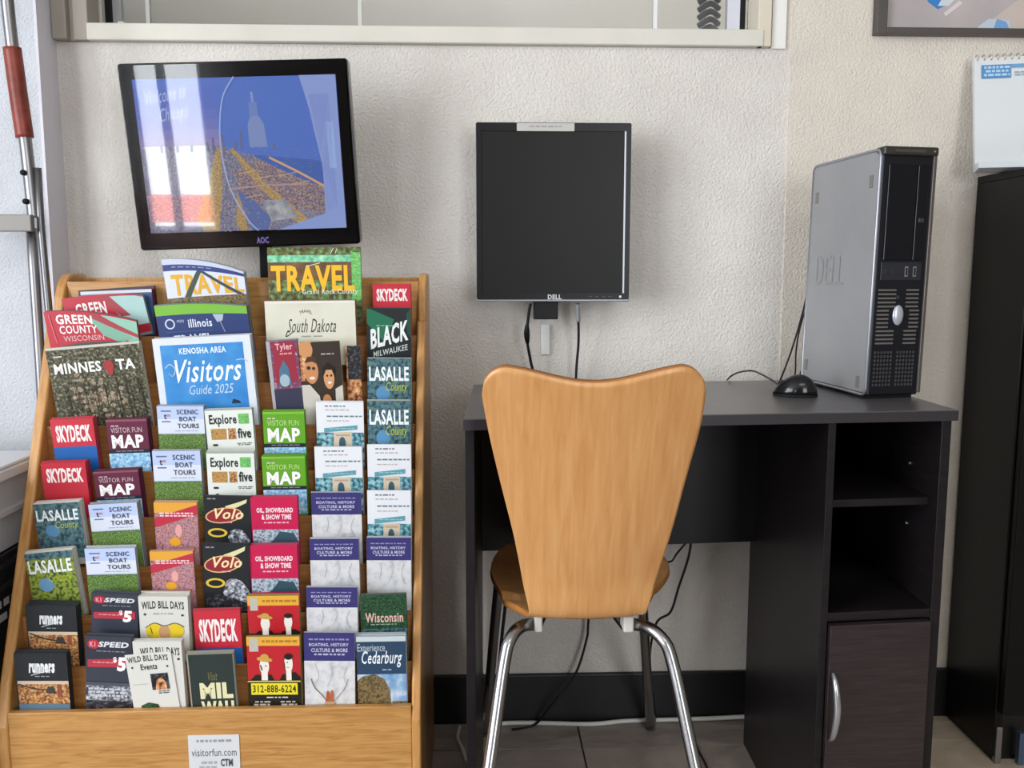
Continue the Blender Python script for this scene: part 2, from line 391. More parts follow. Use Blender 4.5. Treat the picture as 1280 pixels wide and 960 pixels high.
# ---- picture inks
PH = {}
def ph(n):
    if n not in PH:
        d = dict(
            leaves=(['#2c4524', '#4a6b33', '#6d8a45', '#89a05c'], 260), forest=(['#16180f', '#3a3a28', '#5d5a44', '#a39b86'], 120),
            autumn=(['#28301c', '#56662a', '#93a83c', '#8b7f5a'], 90), river=(['#1d3036', '#35525c', '#547a86', '#6f7d50'], 80),
            crowd=(['#5a2c3c', '#a65a5e', '#c99a94', '#5c4a78', '#d9a08c'], 150), cars=(['#15161a', '#4e525c', '#9a9ea8', '#d8dade'], 110),
            people=(['#3a221a', '#9a5c38', '#d59a68', '#e6b98e'], 70), festival=(['#6a1f34', '#a03a52', '#3c4a6e', '#b7a0a0'], 110),
            pink=(['#365a66', '#6c8e9c', '#c3ccd6', '#8a3040'], 90), town=(['#5a3a24', '#8a5a34', '#c08a54', '#d9b48a'], 150),
            arch=(['#24404a', '#356470', '#7ab0bc', '#b4cdd2'], 80), travelg=(['#24331f', '#5a4a26', '#5e7e44', '#7fae7c'], 70),
            greenband=(['#4c9a70', '#79c49a', '#a6e0c0'], 60), tree=(['#2e2a1c', '#5a5238', '#8a6c44', '#6f7a58'], 170),
            skyb=(['#5a86b8', '#86a8cc', '#c9d6e2'], 25), marble=(['#b9bcc0', '#d0d0d2', '#dcdbdb'], 40), ice=(['#4c8fc4', '#8ec0e2', '#cfe3ee'], 110),
            dark=(['#15161b', '#23242a', '#5c5c60'], 100), yel=(['#dcb51c', '#f0d23a', '#1c1810'], 90), food=(['#9a6a30', '#c99a5a', '#5a5a34'], 180),
            grn=(['#4f9a48', '#6ab45e', '#8cc880'], 160), pine=(['#152a1c', '#24452c', '#3a6644'], 150), hill=(['#3f5a34', '#56753f', '#7d9460'], 200))[n]
        PH[n] = nmat('print_'+n, d[0], d[1]*1.8, detail=6, rough=.4, lo=.32, hi=.68)
    return PH[n]
# ---- cover designs (u right, v down over the visible height)
def c_skydeck(p, blue=True):
    p.rect(0, 0, 1, 1.6, '#c22c3c')
    if blue: p.rect(0, .72, 1, 1.6, '#1d5fa8')
    p.text('SKYDECK', .10, .16, .92, .60, '#f1e6e4', .045)
def c_skydeck_red(p): c_skydeck(p, False)
def c_map(bg, top):
    def f(p):
        p.rect(0, 0, 1, 1.6, bg).rect(0, 0, 1, .06, top)
        p.greek(.1, .16, .3, .21, 1, '#e0c8cc', seed=3).text('VISITOR FUN', .1, .22, .86, .36, '#cfb4bc' if bg != '#5f9f22' else '#b9dc8c', .0)
        p.text('MAP', .1, .42, .88, .78, '#f4f0ee', .04).rect(0, .82, 1, .92, '#1a1e2c').greek(.15, .85, .9, .89, 1, '#8a8e9c', seed=5)
        p.rect(0, .92, 1, 1.6, ph('ice'))
    return f
def c_lasalle(pic, name='county'):
    def f(p):
        p.rect(0, 0, 1, 1.6, ph(pic)).rect(0, .0, 1, .16, ph('river') if pic == 'autumn' else ph(pic))
        p.ell(.35, .78, .16, .17, '#5a8fb8' if pic == 'river' else '#6c9ac0')
        p.text('LASALLE', .04, .18, .95, .50, '#edf2f2', .03).text('County', .42, .52, .92, .78, '#b4c43a', .0, .25)
    return f
def c_boat(p):
    p.rect(0, 0, 1, 1.6, '#c9d3ea').rect(0, 0, 1, .3, '#b6c6e8').rect(.0, .30, 1, .62, '#d4dae8')
    p.rect(.08, .10, .3, .13, '#5c6a92').text('t', .14, .18, .2, .3, '#2c3558', .03).rect(.09, .34, .28, .37, '#6a779a').rect(.2, .19, .27, .24, '#bb8888')
    for i, t in enumerate(('SCENIC', 'BOAT', 'TOURS')): p.text(t, .42+(.05 if i == 1 else 0), .08+i*.16, .88-(.05 if i == 1 else 0), .19+i*.16, '#3a4258', .015)
    p.greek(.35, .56, .85, .59, 1, '#9aa2b4', seed=8).rect(0, .64, 1, 1.6, ph('leaves')).rect(0, .64, 1, .68, ph('hill'))
def c_boat2(p): c_boat(p)
def c_explore(p):
    p.rect(0, 0, 1, 1.7, '#dfe3dc').rect(.0, 0, 1, .03, '#9aa09a')
    p.text('Explore', .08, .13, .66, .42, '#26282a', .03).rect(.70, .12, .92, .36, ph('grn'))
    p.rect(.10, .46, .42, .72, ph('food')).rect(.46, .46, .62, .72, ph('town')).text('five', .66, .46, .94, .70, '#26282a', .03)
    p.rect(.12, .82, .22, .87, '#2c2c2c').greek(.62, .81, .95, .88, 2, '#4a4a4a', seed=3).text('flavors', .14, .98, .6, 1.25, '#26282a', .03)
def c_explore2(p):
    c_explore(p)
def c_carnival(p):
    p.rect(0, 0, 1, 1.6, ph('crowd')).rect(0, 0, 1, .22, '#dfa13a').poly([(.0, .34), (1, .05), (1, .26), (.0, .55)], '#b92e44')
    p.greek(.1, .22, .9, .33, 2, '#e9cdd2', seed=12).ell(.45, .86, .13, .1, '#e0a02c').ell(.55, .62, .08, .14, '#e0a09c')
def c_volo(p):
    p.rect(0, 0, 1, 1.6, '#1d2024').greek(.06, .05, .25, .10, 1, '#8a8e92', seed=3)
    p.poly([(.45, .22), (.7, .14), (.92, .06), (.9, .14), (.7, .24), (.5, .3)], '#d8d4a4')
    p.ell(.42, .42, .40, .17, '#d9b27a', -8).ell(.42, .42, .37, .145, '#8c2430', -8).text('Volo', .22, .27, .84, .50, '#f0dca8', .02, .3).greek(.35, .56, .6, .60, 1, '#d9a0a4', seed=2)
    p.ell(.28, .80, .21, .1, '#d8b83a').ell(.28, .80, .15, .06, '#1a1a1a').poly([(.5, .9), (.55, .76), (.68, .7), (.82, .74), (.98, .95), (.9, 1.05), (.55, 1.0)], ph('cars'))
    p.rect(.05, 1.05, .98, 1.5, ph('dark'))
def c_volo_tall(p):
    p.rect(0, 0, 1, 1.6, '#1d2024').greek(.06, .05, .25, .09, 1, '#8a8e92', seed=3)
    p.poly([(.45, .18), (.7, .11), (.92, .04), (.9, .11), (.7, .19), (.5, .24)], '#d8d4a4')
    p.ell(.42, .33, .40, .14, '#d9b27a', -8).ell(.42, .33, .37, .12, '#8c2430', -8).text('Volo', .22, .21, .84, .39, '#f0dca8', .02, .3).greek(.35, .44, .6, .47, 1, '#d9a0a4', seed=2)
    p.ell(.26, .64, .21, .08, '#d8b83a').ell(.26, .64, .15, .05, '#1a1a1a').poly([(.42, .8), (.5, .6), (.62, .55), (.82, .6), (1, .78), (.95, .98), (.5, .92)], ph('cars'))
    p.poly([(.05, .9), (.3, .82), (.9, .95), (.95, 1.1), (.05, 1.1)], ph('dark'))
def c_pink(p):
    p.rect(0, 0, 1, 1.6, '#c2184c')
    p.text('OIL, SHOWBOARD', .12, .22, .90, .34, '#f2e6ea', .03).text('& SHOW TIME', .22, .36, .86, .47, '#f2e6ea', .03).greek(.25, .52, .8, .57, 1, '#e6b4c2', seed=7)
    p.rect(.02, .68, 1, .96, ph('pink')).poly([(.4, .96), (.6, .72), (.9, .76), (1, .96)], '#35505c').rect(0, .96, 1, 1.6, '#c2184c')
def c_untouch(p):
    p.rect(0, 0, 1, 1.6, '#1b1a16').rect(0, .0, 1, .16, '#e0a838').rect(0, .13, 1, .62, '#b81f2a').rect(.05, .02, .22, .21, '#b9b4a8')
    p.greek(.28, .05, .95, .11, 1, '#b0762a', seed=4)
    # two plain figures in suits, one with a straw hat
    p.poly([(.05, .62), (.15, .54), (.45, .54), (.5, .62)], '#1b1a16').poly([(.6, .62), (.65, .54), (.9, .5), (1, .58), (1, .62)], '#1b1a16')
    p.ell(.32, .42, .09, .12, '#e9e2d8').rect(.26, .48, .38, .62, '#e9e2d8').ell(.33, .32, .15, .035, '#c79a4c', 8).ell(.33, .29, .08, .05, '#c79a4c')
    p.ell(.78, .38, .08, .13, '#e9e2d8').rect(.73, .46, .83, .62, '#e9e2d8').ell(.78, .28, .08, .045, '#1b1a16').line([(.25, .4), (.27, .47)], .0015, '#1b1a16').line([(.7, .36), (.71, .46)], .0012, '#1b1a16')
    p.ell(.35, .41, .012, .01, '#1b1a16').ell(.76, .36, .012, .01, '#1b1a16').line([(.74, .43), (.79, .43)], .0008, '#8a4a44')
    p.rect(0, .62, 1, .64, '#c9b458').rect(.06, .655, .94, .82, '#e3d52a').text('312-888-6224', .09, .68, .91, .79, '#2a2a18', .02)
    p.greek(.3, .85, .75, .88, 1, '#d8d4cc', seed=2).greek(.1, .91, .45, .99, 2, '#a9a59c', seed=9).greek(.58, .91, .92, .99, 2, '#a9a59c', seed=10)
def c_untouch_short(p):
    p.rect(0, 0, 1, 1.6, '#1b1a16').rect(0, .0, 1, .28, '#e0a838').rect(0, .24, 1, .93, '#b81f2a').rect(.05, .04, .2, .36, '#b9b4a8').greek(.28, .10, .95, .2, 1, '#b0762a', seed=4)
    p.poly([(.05, 1), (.2, .86), (.45, .86), (.5, 1)], '#1b1a16').poly([(.6, 1), (.65, .88), (.9, .82), (1, .9), (1, 1)], '#1b1a16')
    p.ell(.33, .68, .09, .18, '#e9e2d8').rect(.27, .78, .39, .98, '#e9e2d8').ell(.33, .52, .15, .05, '#c79a4c', 8).ell(.33, .48, .08, .06, '#c79a4c')
    p.ell(.78, .64, .08, .19, '#e9e2d8').rect(.73, .78, .83, .98, '#e9e2d8').ell(.78, .49, .08, .06, '#1b1a16').rect(0, .96, 1, 1.6, '#a5874e')
def c_purple(p):
    p.rect(0, 0, 1, 1.6, ph('marble')).rect(0, 0, 1, .44, '#37336f')
    p.greek(.08, .10, .92, .14, 1, '#8a86b8', seed=3).text('BOATING, HISTORY', .1, .17, .88, .23, '#c9c6de', .02).text('CULTURE & MORE', .14, .25, .86, .31, '#c9c6de', .02).greek(.2, .33, .8, .37, 1, '#b5b2d0', seed=31)
    p.curve([(.3, .5), (.33, .62), (.28, .8)], .0006, '#9c9a98').curve([(.55, .46), (.6, .6), (.5, .85)], .0006, '#aaa8a4').curve([(.85, .5), (.78, .7), (.86, .9)], .0006, '#9c9a98')
def c_purple_tall(p):
    c_purple_base(p); 
def c_purple_base(p):
    p.rect(0, 0, 1, 1.6, ph('marble')).rect(0, 0, 1, .38, '#37336f')
    p.greek(.08, .08, .92, .12, 1, '#8a86b8', seed=3).text('BOATING, HISTORY', .1, .14, .88, .19, '#c9c6de', .02).text('CULTURE & MORE', .14, .21, .86, .26, '#c9c6de', .02).greek(.2, .28, .8, .32, 1, '#b5b2d0', seed=31)
    p.curve([(.2, .4), (.28, .58), (.2, .7)], .0006, '#a9a7a4').curve([(.5, .4), (.55, .55), (.45, .72)], .0006, '#b0aeaa').curve([(.85, .45), (.78, .6), (.86, .72)], .0006, '#a09e9a')
    p.curve([(.13, .62), (.2, .74), (.34, .84), (.44, .93)], .0014, '#7a6a60').curve([(.86, .62), (.8, .74), (.68, .85), (.57, .93)], .0010, '#a08c84')
    p.ell(.46, .88, .035, .10, '#a8542e').ell(.54, .87, .035, .10, '#b4603a').rect(.40, .93, .6, 1.1, '#b99a82')
def c_arch(p):
    p.rect(0, 0, 1, 1.6, '#e1e3e8').greek(.16, .08, .62, .13, 1, '#5b6470', seed=9).greek(.16, .17, .7, .21, 1, '#a9a09c', seed=10).greek(.2, .31, .96, .37, 1, '#6a7f88', seed=11).greek(.2, .42, .7, .46, 1, '#b8a8a4', seed=12)
    p.poly([(.16, .60), (.86, .53), (.86, .63), (.16, .70)], '#5f9aa6').greek(.25, .60, .8, .63, 1, '#9cc6cc', seed=13)
    p.rect(0, .70, 1, 1.6, ph('arch')).poly([(.36, 1.2), (.36, .70), (.74, .68), (.74, 1.2)], '#cfc0a8').rect(.40, .74, .70, .78, '#b89c88').ell(.54, .93, .07, .13, '#3d5a6a').rect(.47, .93, .61, 1.2, '#3d5a6a')
def c_arch2(p): c_arch(p)
def c_speed(p, k=1.0):
    p.rect(0, 0, 1, 1.6, '#363a46').poly([(.0, .2*k), (1, .12*k), (1, .4*k), (0, .5*k)], '#2c303c').ell(.18, .15*k, .13, .09*k, '#b4283a').text('K1', .1, .1*k, .22, .2*k, '#e0a0a8', .03)
    p.text('SPEED', .28, .09*k, .94, .2*k, '#d8dade', .04, .2).greek(.2, .27*k, .85, .30*k, 1, '#8a8e9a', seed=6)
    p.poly([(.05, .45*k), (.95, .40*k), (.95, .58*k), (.05, .60*k)], '#b23445').greek(.15, .49*k, .6, .52*k, 1, '#e0b4ba', seed=7)
    p.text('$', .60, .38*k, .68, .50*k, '#f2f2f2', .03).text('5', .68, .38*k, .88, .66*k, '#f2f2f2', .05, .1)
    if k < 1: p.rect(0, .68, 1, 1.3, ph('cars')).rect(.0, .64, 1, .69, '#4a4e58').greek(.05, .72, .9, .86, 3, '#c4c6cc', seed=21).rect(0, .9, 1, 1.4, ph('dark'))
def c_speed_tall(p): c_speed(p, .72)
def c_resort(p):
    p.rect(0, 0, 1, 1.6, '#1f2226').text('runners', .26, .18, .76, .36, '#e4e6e8', .05, .2).curve([(.3, .40), (.45, .36), (.72, .30)], .0011, '#e4e6e8').greek(.36, .41, .64, .44, 1, '#9aa0a4', seed=3)
    p.rect(.03, .5, 1, 1.6, ph('town')).rect(.03, .5, 1, .56, '#cbb9a0').curve([(.05, .56), (.3, .63), (.55, .66), (.7, .6)], .0022, '#3e3a36').poly([(.55, .72), (.6, .6), (.72, .62), (.76, .74)], '#3e3a36').rect(.78, .56, .86, .8, '#8a4a34')
    p.rect(.03, .92, 1, 1.6, '#5a7486')
def c_resort_short(p):
    p.rect(0, 0, 1, 1.6, '#1f2226').text('runners', .26, .24, .72, .48, '#e4e6e8', .05, .2).curve([(.3, .54), (.45, .48), (.7, .40)], .0011, '#e4e6e8').greek(.38, .56, .62, .60, 1, '#9aa0a4', seed=3)
    p.rect(.03, .66, 1, 1.6, ph('town')).rect(.03, .66, 1, .74, '#cbb9a0').curve([(.05, .70), (.3, .82), (.55, .88), (.7, .8)], .0022, '#3e3a36').poly([(.55, .96), (.6, .78), (.72, .8), (.76, .98)], '#3e3a36').rect(.80, .74, .88, 1.0, '#8a4a34')
def c_bill(p):
    p.rect(0, 0, 1, 1.6, '#d3d2cb').text('WILD BILL DAYS', .06, .14, .92, .34, '#33332f', .03, arch=.03).greek(.24, .42, .74, .50, 1, '#a9a8a2', seed=2).ell(.12, .46, .03, .03, '#44443e').ell(.88, .48, .03, .03, '#44443e')
    p.ell(.3, .90, .18, .2, '#e0c22c').ell(.72, .88, .18, .18, '#e0c22c').ell(.5, .92, .12, .18, '#c09468').curve([(.12, .8), (.3, .68), (.5, .75), (.72, .68), (.9, .78)], .0012, '#44403a').curve([(.22, .8), (.25, .95)], .0012, '#5a4a1c')
def c_bill2(p):
    p.rect(0, 0, 1, 1.6, '#d3d2cb').text('WILD BILL DAYS', .14, .10, .95, .22, '#33332f', .03, arch=.015).ell(.92, .27, .03, .02, '#44443e')
def c_bill3(p):
    p.rect(0, 0, 1, 1.6, '#d6d5cf').text('WILD BILL DAYS', .04, .05, .92, .16, '#33332f', .03, arch=.02).text('Events', .30, .19, .66, .30, '#33332f', .03).ell(.12, .24, .025, .02, '#44443e').ell(.88, .26, .025, .02, '#44443e')
    p.rect(.48, .38, .86, .68, ph('dark')).poly([(.55, .68), (.6, .5), (.7, .45), (.8, .55), (.8, .68)], ph('people')).greek(.6, .70, .86, .77, 2, '#5a5a54', seed=4).rect(.08, .55, .4, .56, '#b4b3ad').poly([(.15, 1.2), (.18, .95), (.35, .90), (.55, .95), (.6, 1.2)], ph('pine'))
def c_mil(p):
    p.rect(0, 0, 1, 1.6, '#263330').rect(0, 0, 1, .015, '#8d8b80').rect(0, 0, .03, 1.6, '#96948a').rect(.965, 0, 1, 1.6, '#6a6a62').text('Visit', .42, .34, .62, .5, '#7c7448', 0, .4)
    p.text('MIL', .22, .54, .92, .84, '#ddd9b0', .06).text('WAU', .22, .88, .92, 1.2, '#ddd9b0', .06)
def c_cedar(p):
    p.rect(0, 0, 1, 1.6, '#28425c').rect(0, 0, 1, .07, '#c3ccd0').text('Experience', .02, .10, .58, .24, '#b9c6d2', .0).text('Cedarburg', .1, .20, .92, .44, '#e8edf2', .01, .3).greek(.5, .46, .75, .49, 1, '#9cb0c4', seed=3)
    p.rect(0, .53, 1, 1.6, ph('skyb')).poly([(0, 1.2), (0, .62), (.1, .56), (.35, .53), (.55, .6), (.66, .75), (.7, 1.2)], ph('tree')).rect(.7, .92, 1, 1.2, ph('tree'))
def c_wis(p):
    p.rect(0, 0, 1, 1.6, ph('pine')).text('Wisconsin', .1, .48, .92, .74, '#e0b4a8', .02).greek(.2, .78, .8, .82, 1, '#9cb0a0', seed=3).rect(0, .9, 1, 1.6, ph('river'))
def c_minn(p):
    p.rect(0, 0, 1, 1.6, ph('forest')).rect(0, 0, 1, .035, '#c4c0b4').greek(.06, .13, .2, .16, 1, '#d9d6cc', seed=3)
    rr = random.Random(5); hz = nmat('haze_print', ['#6a5c4a', '#9a8670', '#b9a690'], 300)
    for i in range(60): p.ell(.45+rr.gauss(0, .13), .80+rr.gauss(0, .12), .03, .03, hz, n=7); p.layer = 6
    for i in range(26):
        u = rr.random()*.95; p.line([(u, .45+rr.random()*.2), (u+.03, 1.2)], .0006+.0014*rr.random()*abs(u-.45), '#241f18'); p.layer = 9
    for i in range(50):
        u = rr.random(); v = .5+rr.random()*.5
        p.line([(u, v), (u+rr.uniform(-.06, .06), v-.03)], .0006, '#2e2a20'); p.layer = 10
    p.text('MINNES', .06, .24, .56, .40, '#eceae4', .03).text('TA', .72, .24, .92, .40, '#eceae4', .03).ell(.64, .33, .055, .085, '#a02c30').ell(.65, .42, .03, .05, '#a02c30')
def c_green(p):
    p.rect(0, 0, 1, 1.6, '#b8283a').poly([(.62, .05), (1, .05), (1, 1.2), (.9, 1.0), (.78, .62)], '#8fc0ac').poly([(.48, .2), (.58, .15), (.95, .85), (.8, 1.0), (.62, .75)], '#7cae98').poly([(.45, .1), (.6, .03), (1, .7), (1, .85)], '#a33a44')
    p.text('GREEN', .12, .10, .52, .38, '#f0e8e6', .03).text('COUNTY', .14, .42, .56, .66, '#f0e8e6', .02).text('WISCONSIN', .17, .72, .62, .88, '#e0b8bc', .0)
    p.poly([(.1, 1.0), (.4, .93), (.8, .95), (.9, 1.3), (.1, 1.3)], '#4c5a50').line([(.05, .1), (.09, .9)], .002, '#d0606c')
def c_green2(p):
    p.rect(0, 0, 1, 1.6, '#b8283a').poly([(.5, .1), (.9, .05), (1, .1), (1, 1.3), (.75, 1.3)], '#a6c8c4').poly([(.45, .05), (.58, .05), (.8, .9), (.68, .9)], '#a33a44')
    p.text('GREEN', .14, .25, .52, .72, '#f0e8e6', .03)
def c_travel_w(p):
    p.rect(0, 0, 1, 1.6, '#d4d9e6').rect(0, .0, 1, .14, '#c3cbdd').grid(0, .14, 1, .30, '#2c3a7a', 8).greek(.1, .19, .6, .24, 1, '#8a94bc', seed=4)
    p.text('TRAVEL', .08, .40, .98, .95, '#dda722', .03).poly([(.22, 1.0), (.42, .3), (.48, .3), (.30, 1.0)], '#3a4a3c').poly([(.45, .32), (.5, .3), (.98, 1.0), (.9, 1.0)], '#34404c').rect(0, 1.0, 1, 1.6, ph('tree'))
def c_illinois(p):
    p.rect(0, 0, 1, 1.6, '#23386e').rect(0, 0, 1, .28, '#77b43a').ell(.14, .52, .055, .14, '#c9d4e4').ell(.14, .52, .04, .105, '#23386e').text('enjoy', .22, .4, .3, .52, '#b9c6dc', .0).text('illinois', .34, .42, .60, .66, '#dde4f0', .02)
    p.text('TRAVEL', .16, .84, .58, 1.1, '#e4e8f0', .03).poly([(.62, .3), (.74, .3), (.72, .5), (.66, .54)], '#a8b4c8').line([(.69, .5), (.73, .85)], .001, '#a8b4c8').line([(.08, .74), (.6, .76)], .0006, '#5a6c98')
def c_kenosha(p):
    p.rect(0, 0, 1, 1.6, '#d7dde6').rect(.07, .10, .92, 1.6, nmat('blue_print', ['#2f7cc4', '#3c8acc', '#4a97d4'], 25, rough=.4))
    p.text('KENOSHA AREA', .26, .15, .74, .24, '#e8eef4', .02).text('Visitors', .20, .32, .88, .66, '#e8eef4', .012, .35).text('Guide 2025', .32, .70, .78, .84, '#bcd6ec', .0, .3)
    p.curve([(.1, .43), (.15, .38), (.2, .45), (.17, .55), (.13, .52)], .0016, '#d4e4f2').curve([(.84, .36), (.9, .35), (.95, .39)], .0014, '#d4e4f2').poly([(.74, 1.0), (.76, .93), (.82, .96), (.84, 1.0)], '#1d2c44')
def c_travel_g(p):
    p.rect(0, 0, 1, 1.6, ph('travelg')).rect(0, 0, 1, .14, ph('travelg')).rect(0, .15, 1, .28, ph('greenband')).rect(0, .28, .9, .62, nmat('brown_print', ['#4a3420', '#6a4a2c', '#7c5c3c'], 40)).rect(.9, .1, 1, 1, ph('grn'))
    p.text('TRAVEL', .03, .34, .93, .84, '#e8b420', .035).text('Grand Rock County', .36, .80, .96, .92, '#dcd8cc', .01).line([(.42, .36), (.56, .30)], .0012, '#d8d4c8').line([(.68, .12), (.71, .02)], .001, '#e4e4dc').line([(.73, .12), (.75, .03)], .001, '#e4e4dc')
def c_dakota(p):
    p.rect(0, 0, 1, 1.6, nmat('cream_print', ['#c9c6b4', '#d3d1c0', '#d7d6ca'], 12)).rect(0, 0, 1, .06, '#dddbd0').text('TRAVEL', .38, .26, .52, .34, '#4a4640', .01, arch=.05).text('South Dakota', .24, .44, .78, .78, '#3a3632', -.003, .45).greek(.36, .86, .62, .91, 1, '#9a968a', seed=5).curve([(.24, .74), (.22, .88), (.30, .76)], .0014, '#3a3632')
def c_tyler(p):
    p.rect(0, 0, 1, 1.6, ph('festival')).rect(.2, .02, .9, .65, '#96283c').rect(0, 0, .12, 1.6, '#a8a8ac').text('Tyler', .28, .04, .84, .17, '#e4b4bc', .02).greek(.38, .19, .8, .23, 1, '#e09a94', seed=5).poly([(.3, .7), (.34, .45), (.5, .3), (.64, .42), (.7, .7)], '#4a7088').ell(.48, .62, .16, .1, '#9cb4c0').rect(.1, .75, 1, 1.5, '#34344c')
def c_people(p):
    p.rect(0, 0, 1, 1.6, '#33291f').rect(0, 0, .30, .6, ph('people')).ell(.16, .12, .17, .13, '#c98f5e').ell(.26, .45, .17, .2, '#c4875a').ell(.20, .40, .05, .03, '#3a261a').ell(.32, .41, .04, .025, '#3a261a').ell(.27, .56, .07, .025, '#e4d4c4')
    p.poly([(.1, .32), (.2, .22), (.38, .24), (.45, .36), (.3, .30)], '#4a3020').ell(.68, .56, .13, .18, '#cf976a').poly([(.53, .56), (.54, .4), (.68, .32), (.84, .42), (.83, .58), (.76, .44), (.62, .44)], '#1c1410')
    p.ell(.64, .53, .025, .018, '#2a1a12').ell(.74, .53, .025, .018, '#2a1a12').ell(.69, .64, .05, .018, '#e8dccc')
    p.poly([(0, 1.4), (.0, .66), (.2, .66), (.42, .84), (.5, 1.4)], '#c6c2b6').poly([(.78, 1.4), (.82, .74), (1, .68), (1, 1.4)], '#c9c4ba').ell(.60, .92, .11, .10, '#b97a4c').greek(.5, .18, .85, .22, 1, '#a9a096', seed=5)
def c_darkpeople(p): p.rect(0, 0, 1, 1.6, ph('people')).rect(.1, .0, 1, .5, ph('dark'))
def c_black(p):
    p.rect(0, 0, 1, 1.6, '#1c2226').poly([(0, 0), (.1, .02), (.62, .22), (.4, .7), (0, .3)], '#1f6a4c').poly([(.9, .1), (1, .0), (1, .6), (.92, .5)], '#1a4a3a').text('BLACK', .08, .42, .94, .84, '#e6ebe8', .035, rise=.2).text('MILWAUKEE', .14, .88, .92, 1.0, '#cdd3d0', .01, rise=.16).greek(.2, .34, .7, .37, 1, '#9ab4a8', seed=3)
def c_navy(p): p.rect(0, 0, 1, 1.6, '#1d2036').rect(.7, 0, 1, 1.6, '#3a1c3a')
def c_redblue(p): p.rect(0, 0, 1, 1.6, '#274a78').rect(0, 0, 1, .1, '#c9ccd4').rect(.0, .1, .4, 1, '#5a7ea0')
VIS = dict(c_resort_short=.96, c_minn=.93, c_green=.86, c_green2=.9, c_explore=.82, c_volo=.82, c_volo_tall=.83, c_arch=.77, c_purple=.84, c_skydeck=.9, c_skydeck_red=.84, c_boat=.84, c_pink=.87,
           c_untouch_short=.83, c_bill=.86, c_carnival=.9, c_kenosha=.86, c_illinois=.86, c_travel_w=.9, c_travel_g=.88, c_dakota=.84, c_tyler=.9, c_people=.9, c_black=.9, c_wis=.8, f=.83, c_speed=.87)
def brochure(quad, row, cover, thick, n, label, where, name='brochure', cat='brochure', body='#d2cec6', back=None, dy=0.0, lean=.08, curl=0, hid=.035, extra_up=0, group=None):
    """quad: pixel corners of the visible front (TLx,TLy,TRx,TRy,BLx,BLy,BRx,BRy); the sheet stands behind its pocket board"""
    x0, y0, x1, y1, x2, y2, x3, y3 = quad
    thick = min(thick*.84, .018 if row != 7 else .0132); x1 = min(x1, 513.5); x3 = min(x3, 513 if row != 7 else 507.5)
    if row == 7: x1 = min(x1, 507)
    yb = ROWS[row][0]+.0035+dy
    hpx = ((y2+y3)-(y0+y1))/2
    hm = hpx*1.0/F_PX*yb
    yt = yb-lean*hm
    # tops that rise over the board may lean out over it, never through it
    tl, tr, bl, br = aty(x0, y0, yt), aty(x1, y1, yt), aty(x2, y2, yb), aty(x3, y3, yb)
    top, bot = (tl+tr)/2, (bl+br)/2
    up = (top-bot); Hv = up.length; up.normalize()
    rt = ((tr-tl)+(br-bl)).normalized(); W = ((tr-tl).length+(br-bl).length)/2
    up = (up-rt*up.dot(rt)*(0.35)).normalized()
    shear = up.dot(rt)
    rt2 = (rt-up*rt.dot(up)).normalized(); nb = up.cross(rt2).normalized()
    if nb.y < 0: nb = -nb
    HT = Hv+hid
    base = top-up*HT
    M = Matrix((rt2, nb, up)).transposed().to_4x4(); M.translation = base
    def deform(co):
        if not curl: return co
        u = co.x/W+.5; f = max(0, min(1, (co.z if co.z > 0 else 0)/HT))
        return Vector((co.x, co.y+abs(curl)*.12*u*u*f, co.z-curl*u*u*f*f))
    bodym = mat(body, .6, key='paper_stack')
    backm = mat(back, .45, key='cover_stack') if back else bodym
    def sheetmesh(t, nm):
        bm = bmesh.new(); nn = 10 if curl else 1
        for i in range(nn):
            a = -W/2+W*i/nn; b = -W/2+W*(i+1)/nn
            v = [bm.verts.new(c) for c in ((a, 0, 0), (b, 0, 0), (b, t, 0), (a, t, 0), (a, 0, HT*.5), (b, 0, HT*.5), (b, t, HT*.5), (a, t, HT*.5), (a, 0, HT), (b, 0, HT), (b, t, HT), (a, t, HT))]
            for lo in (0, 4):
                q = v[lo:lo+8]
                bm.faces.new((q[0], q[1], q[5], q[4])).material_index = 1
                bm.faces.new((q[3], q[7], q[6], q[2])).material_index = 1
                if i == 0: bm.faces.new((q[0], q[4], q[7], q[3]))
                if i == nn-1: bm.faces.new((q[1], q[2], q[6], q[5]))
            bm.faces.new((v[0], v[3], v[2], v[1])); bm.faces.new((v[8], v[9], v[10], v[11]))
        bmesh.ops.remove_doubles(bm, verts=bm.verts, dist=1e-6)
        for vv in bm.verts: vv.co = deform(vv.co)
        me = bpy.data.meshes.new(nm); bmesh.ops.recalc_face_normals(bm, faces=bm.faces); bm.to_mesh(me); bm.free()
        me.materials.append(bodym); me.materials.append(backm); return me
    t1 = thick/max(1, n)
    me = sheetmesh(t1*.90, name)
    o = bpy.data.objects.new(name, me); COL.objects.link(o); o.matrix_world = M
    tag(o, label+', '+where, cat, group)
    p = Print(W, Hv*VIS.get(cover.__name__, 1))
    cover(p)
    lim = -HT+.001
    def dd(co):
        co = Vector((co.x, co.y, max(lim, co.z)+HT)); return deform(co)
    if curl:
        for i in range(1, 10):
            bmesh.ops.bisect_plane(p.bm, geom=p.bm.verts[:]+p.bm.edges[:]+p.bm.faces[:], plane_co=(-W/2+W*i/10, 0, 0), plane_no=(1, 0, 0))
        for i in range(1, 5):
            bmesh.ops.bisect_plane(p.bm, geom=p.bm.verts[:]+p.bm.edges[:]+p.bm.faces[:], plane_co=(0, 0, -Hv*i/5), plane_no=(0, 0, 1))
    for v in p.bm.verts: v.co.x = max(-W/2, min(W/2, v.co.x))
    p.build('cover_print', o, deform=dd)
    rn = random.Random(int(x0*7+y0))
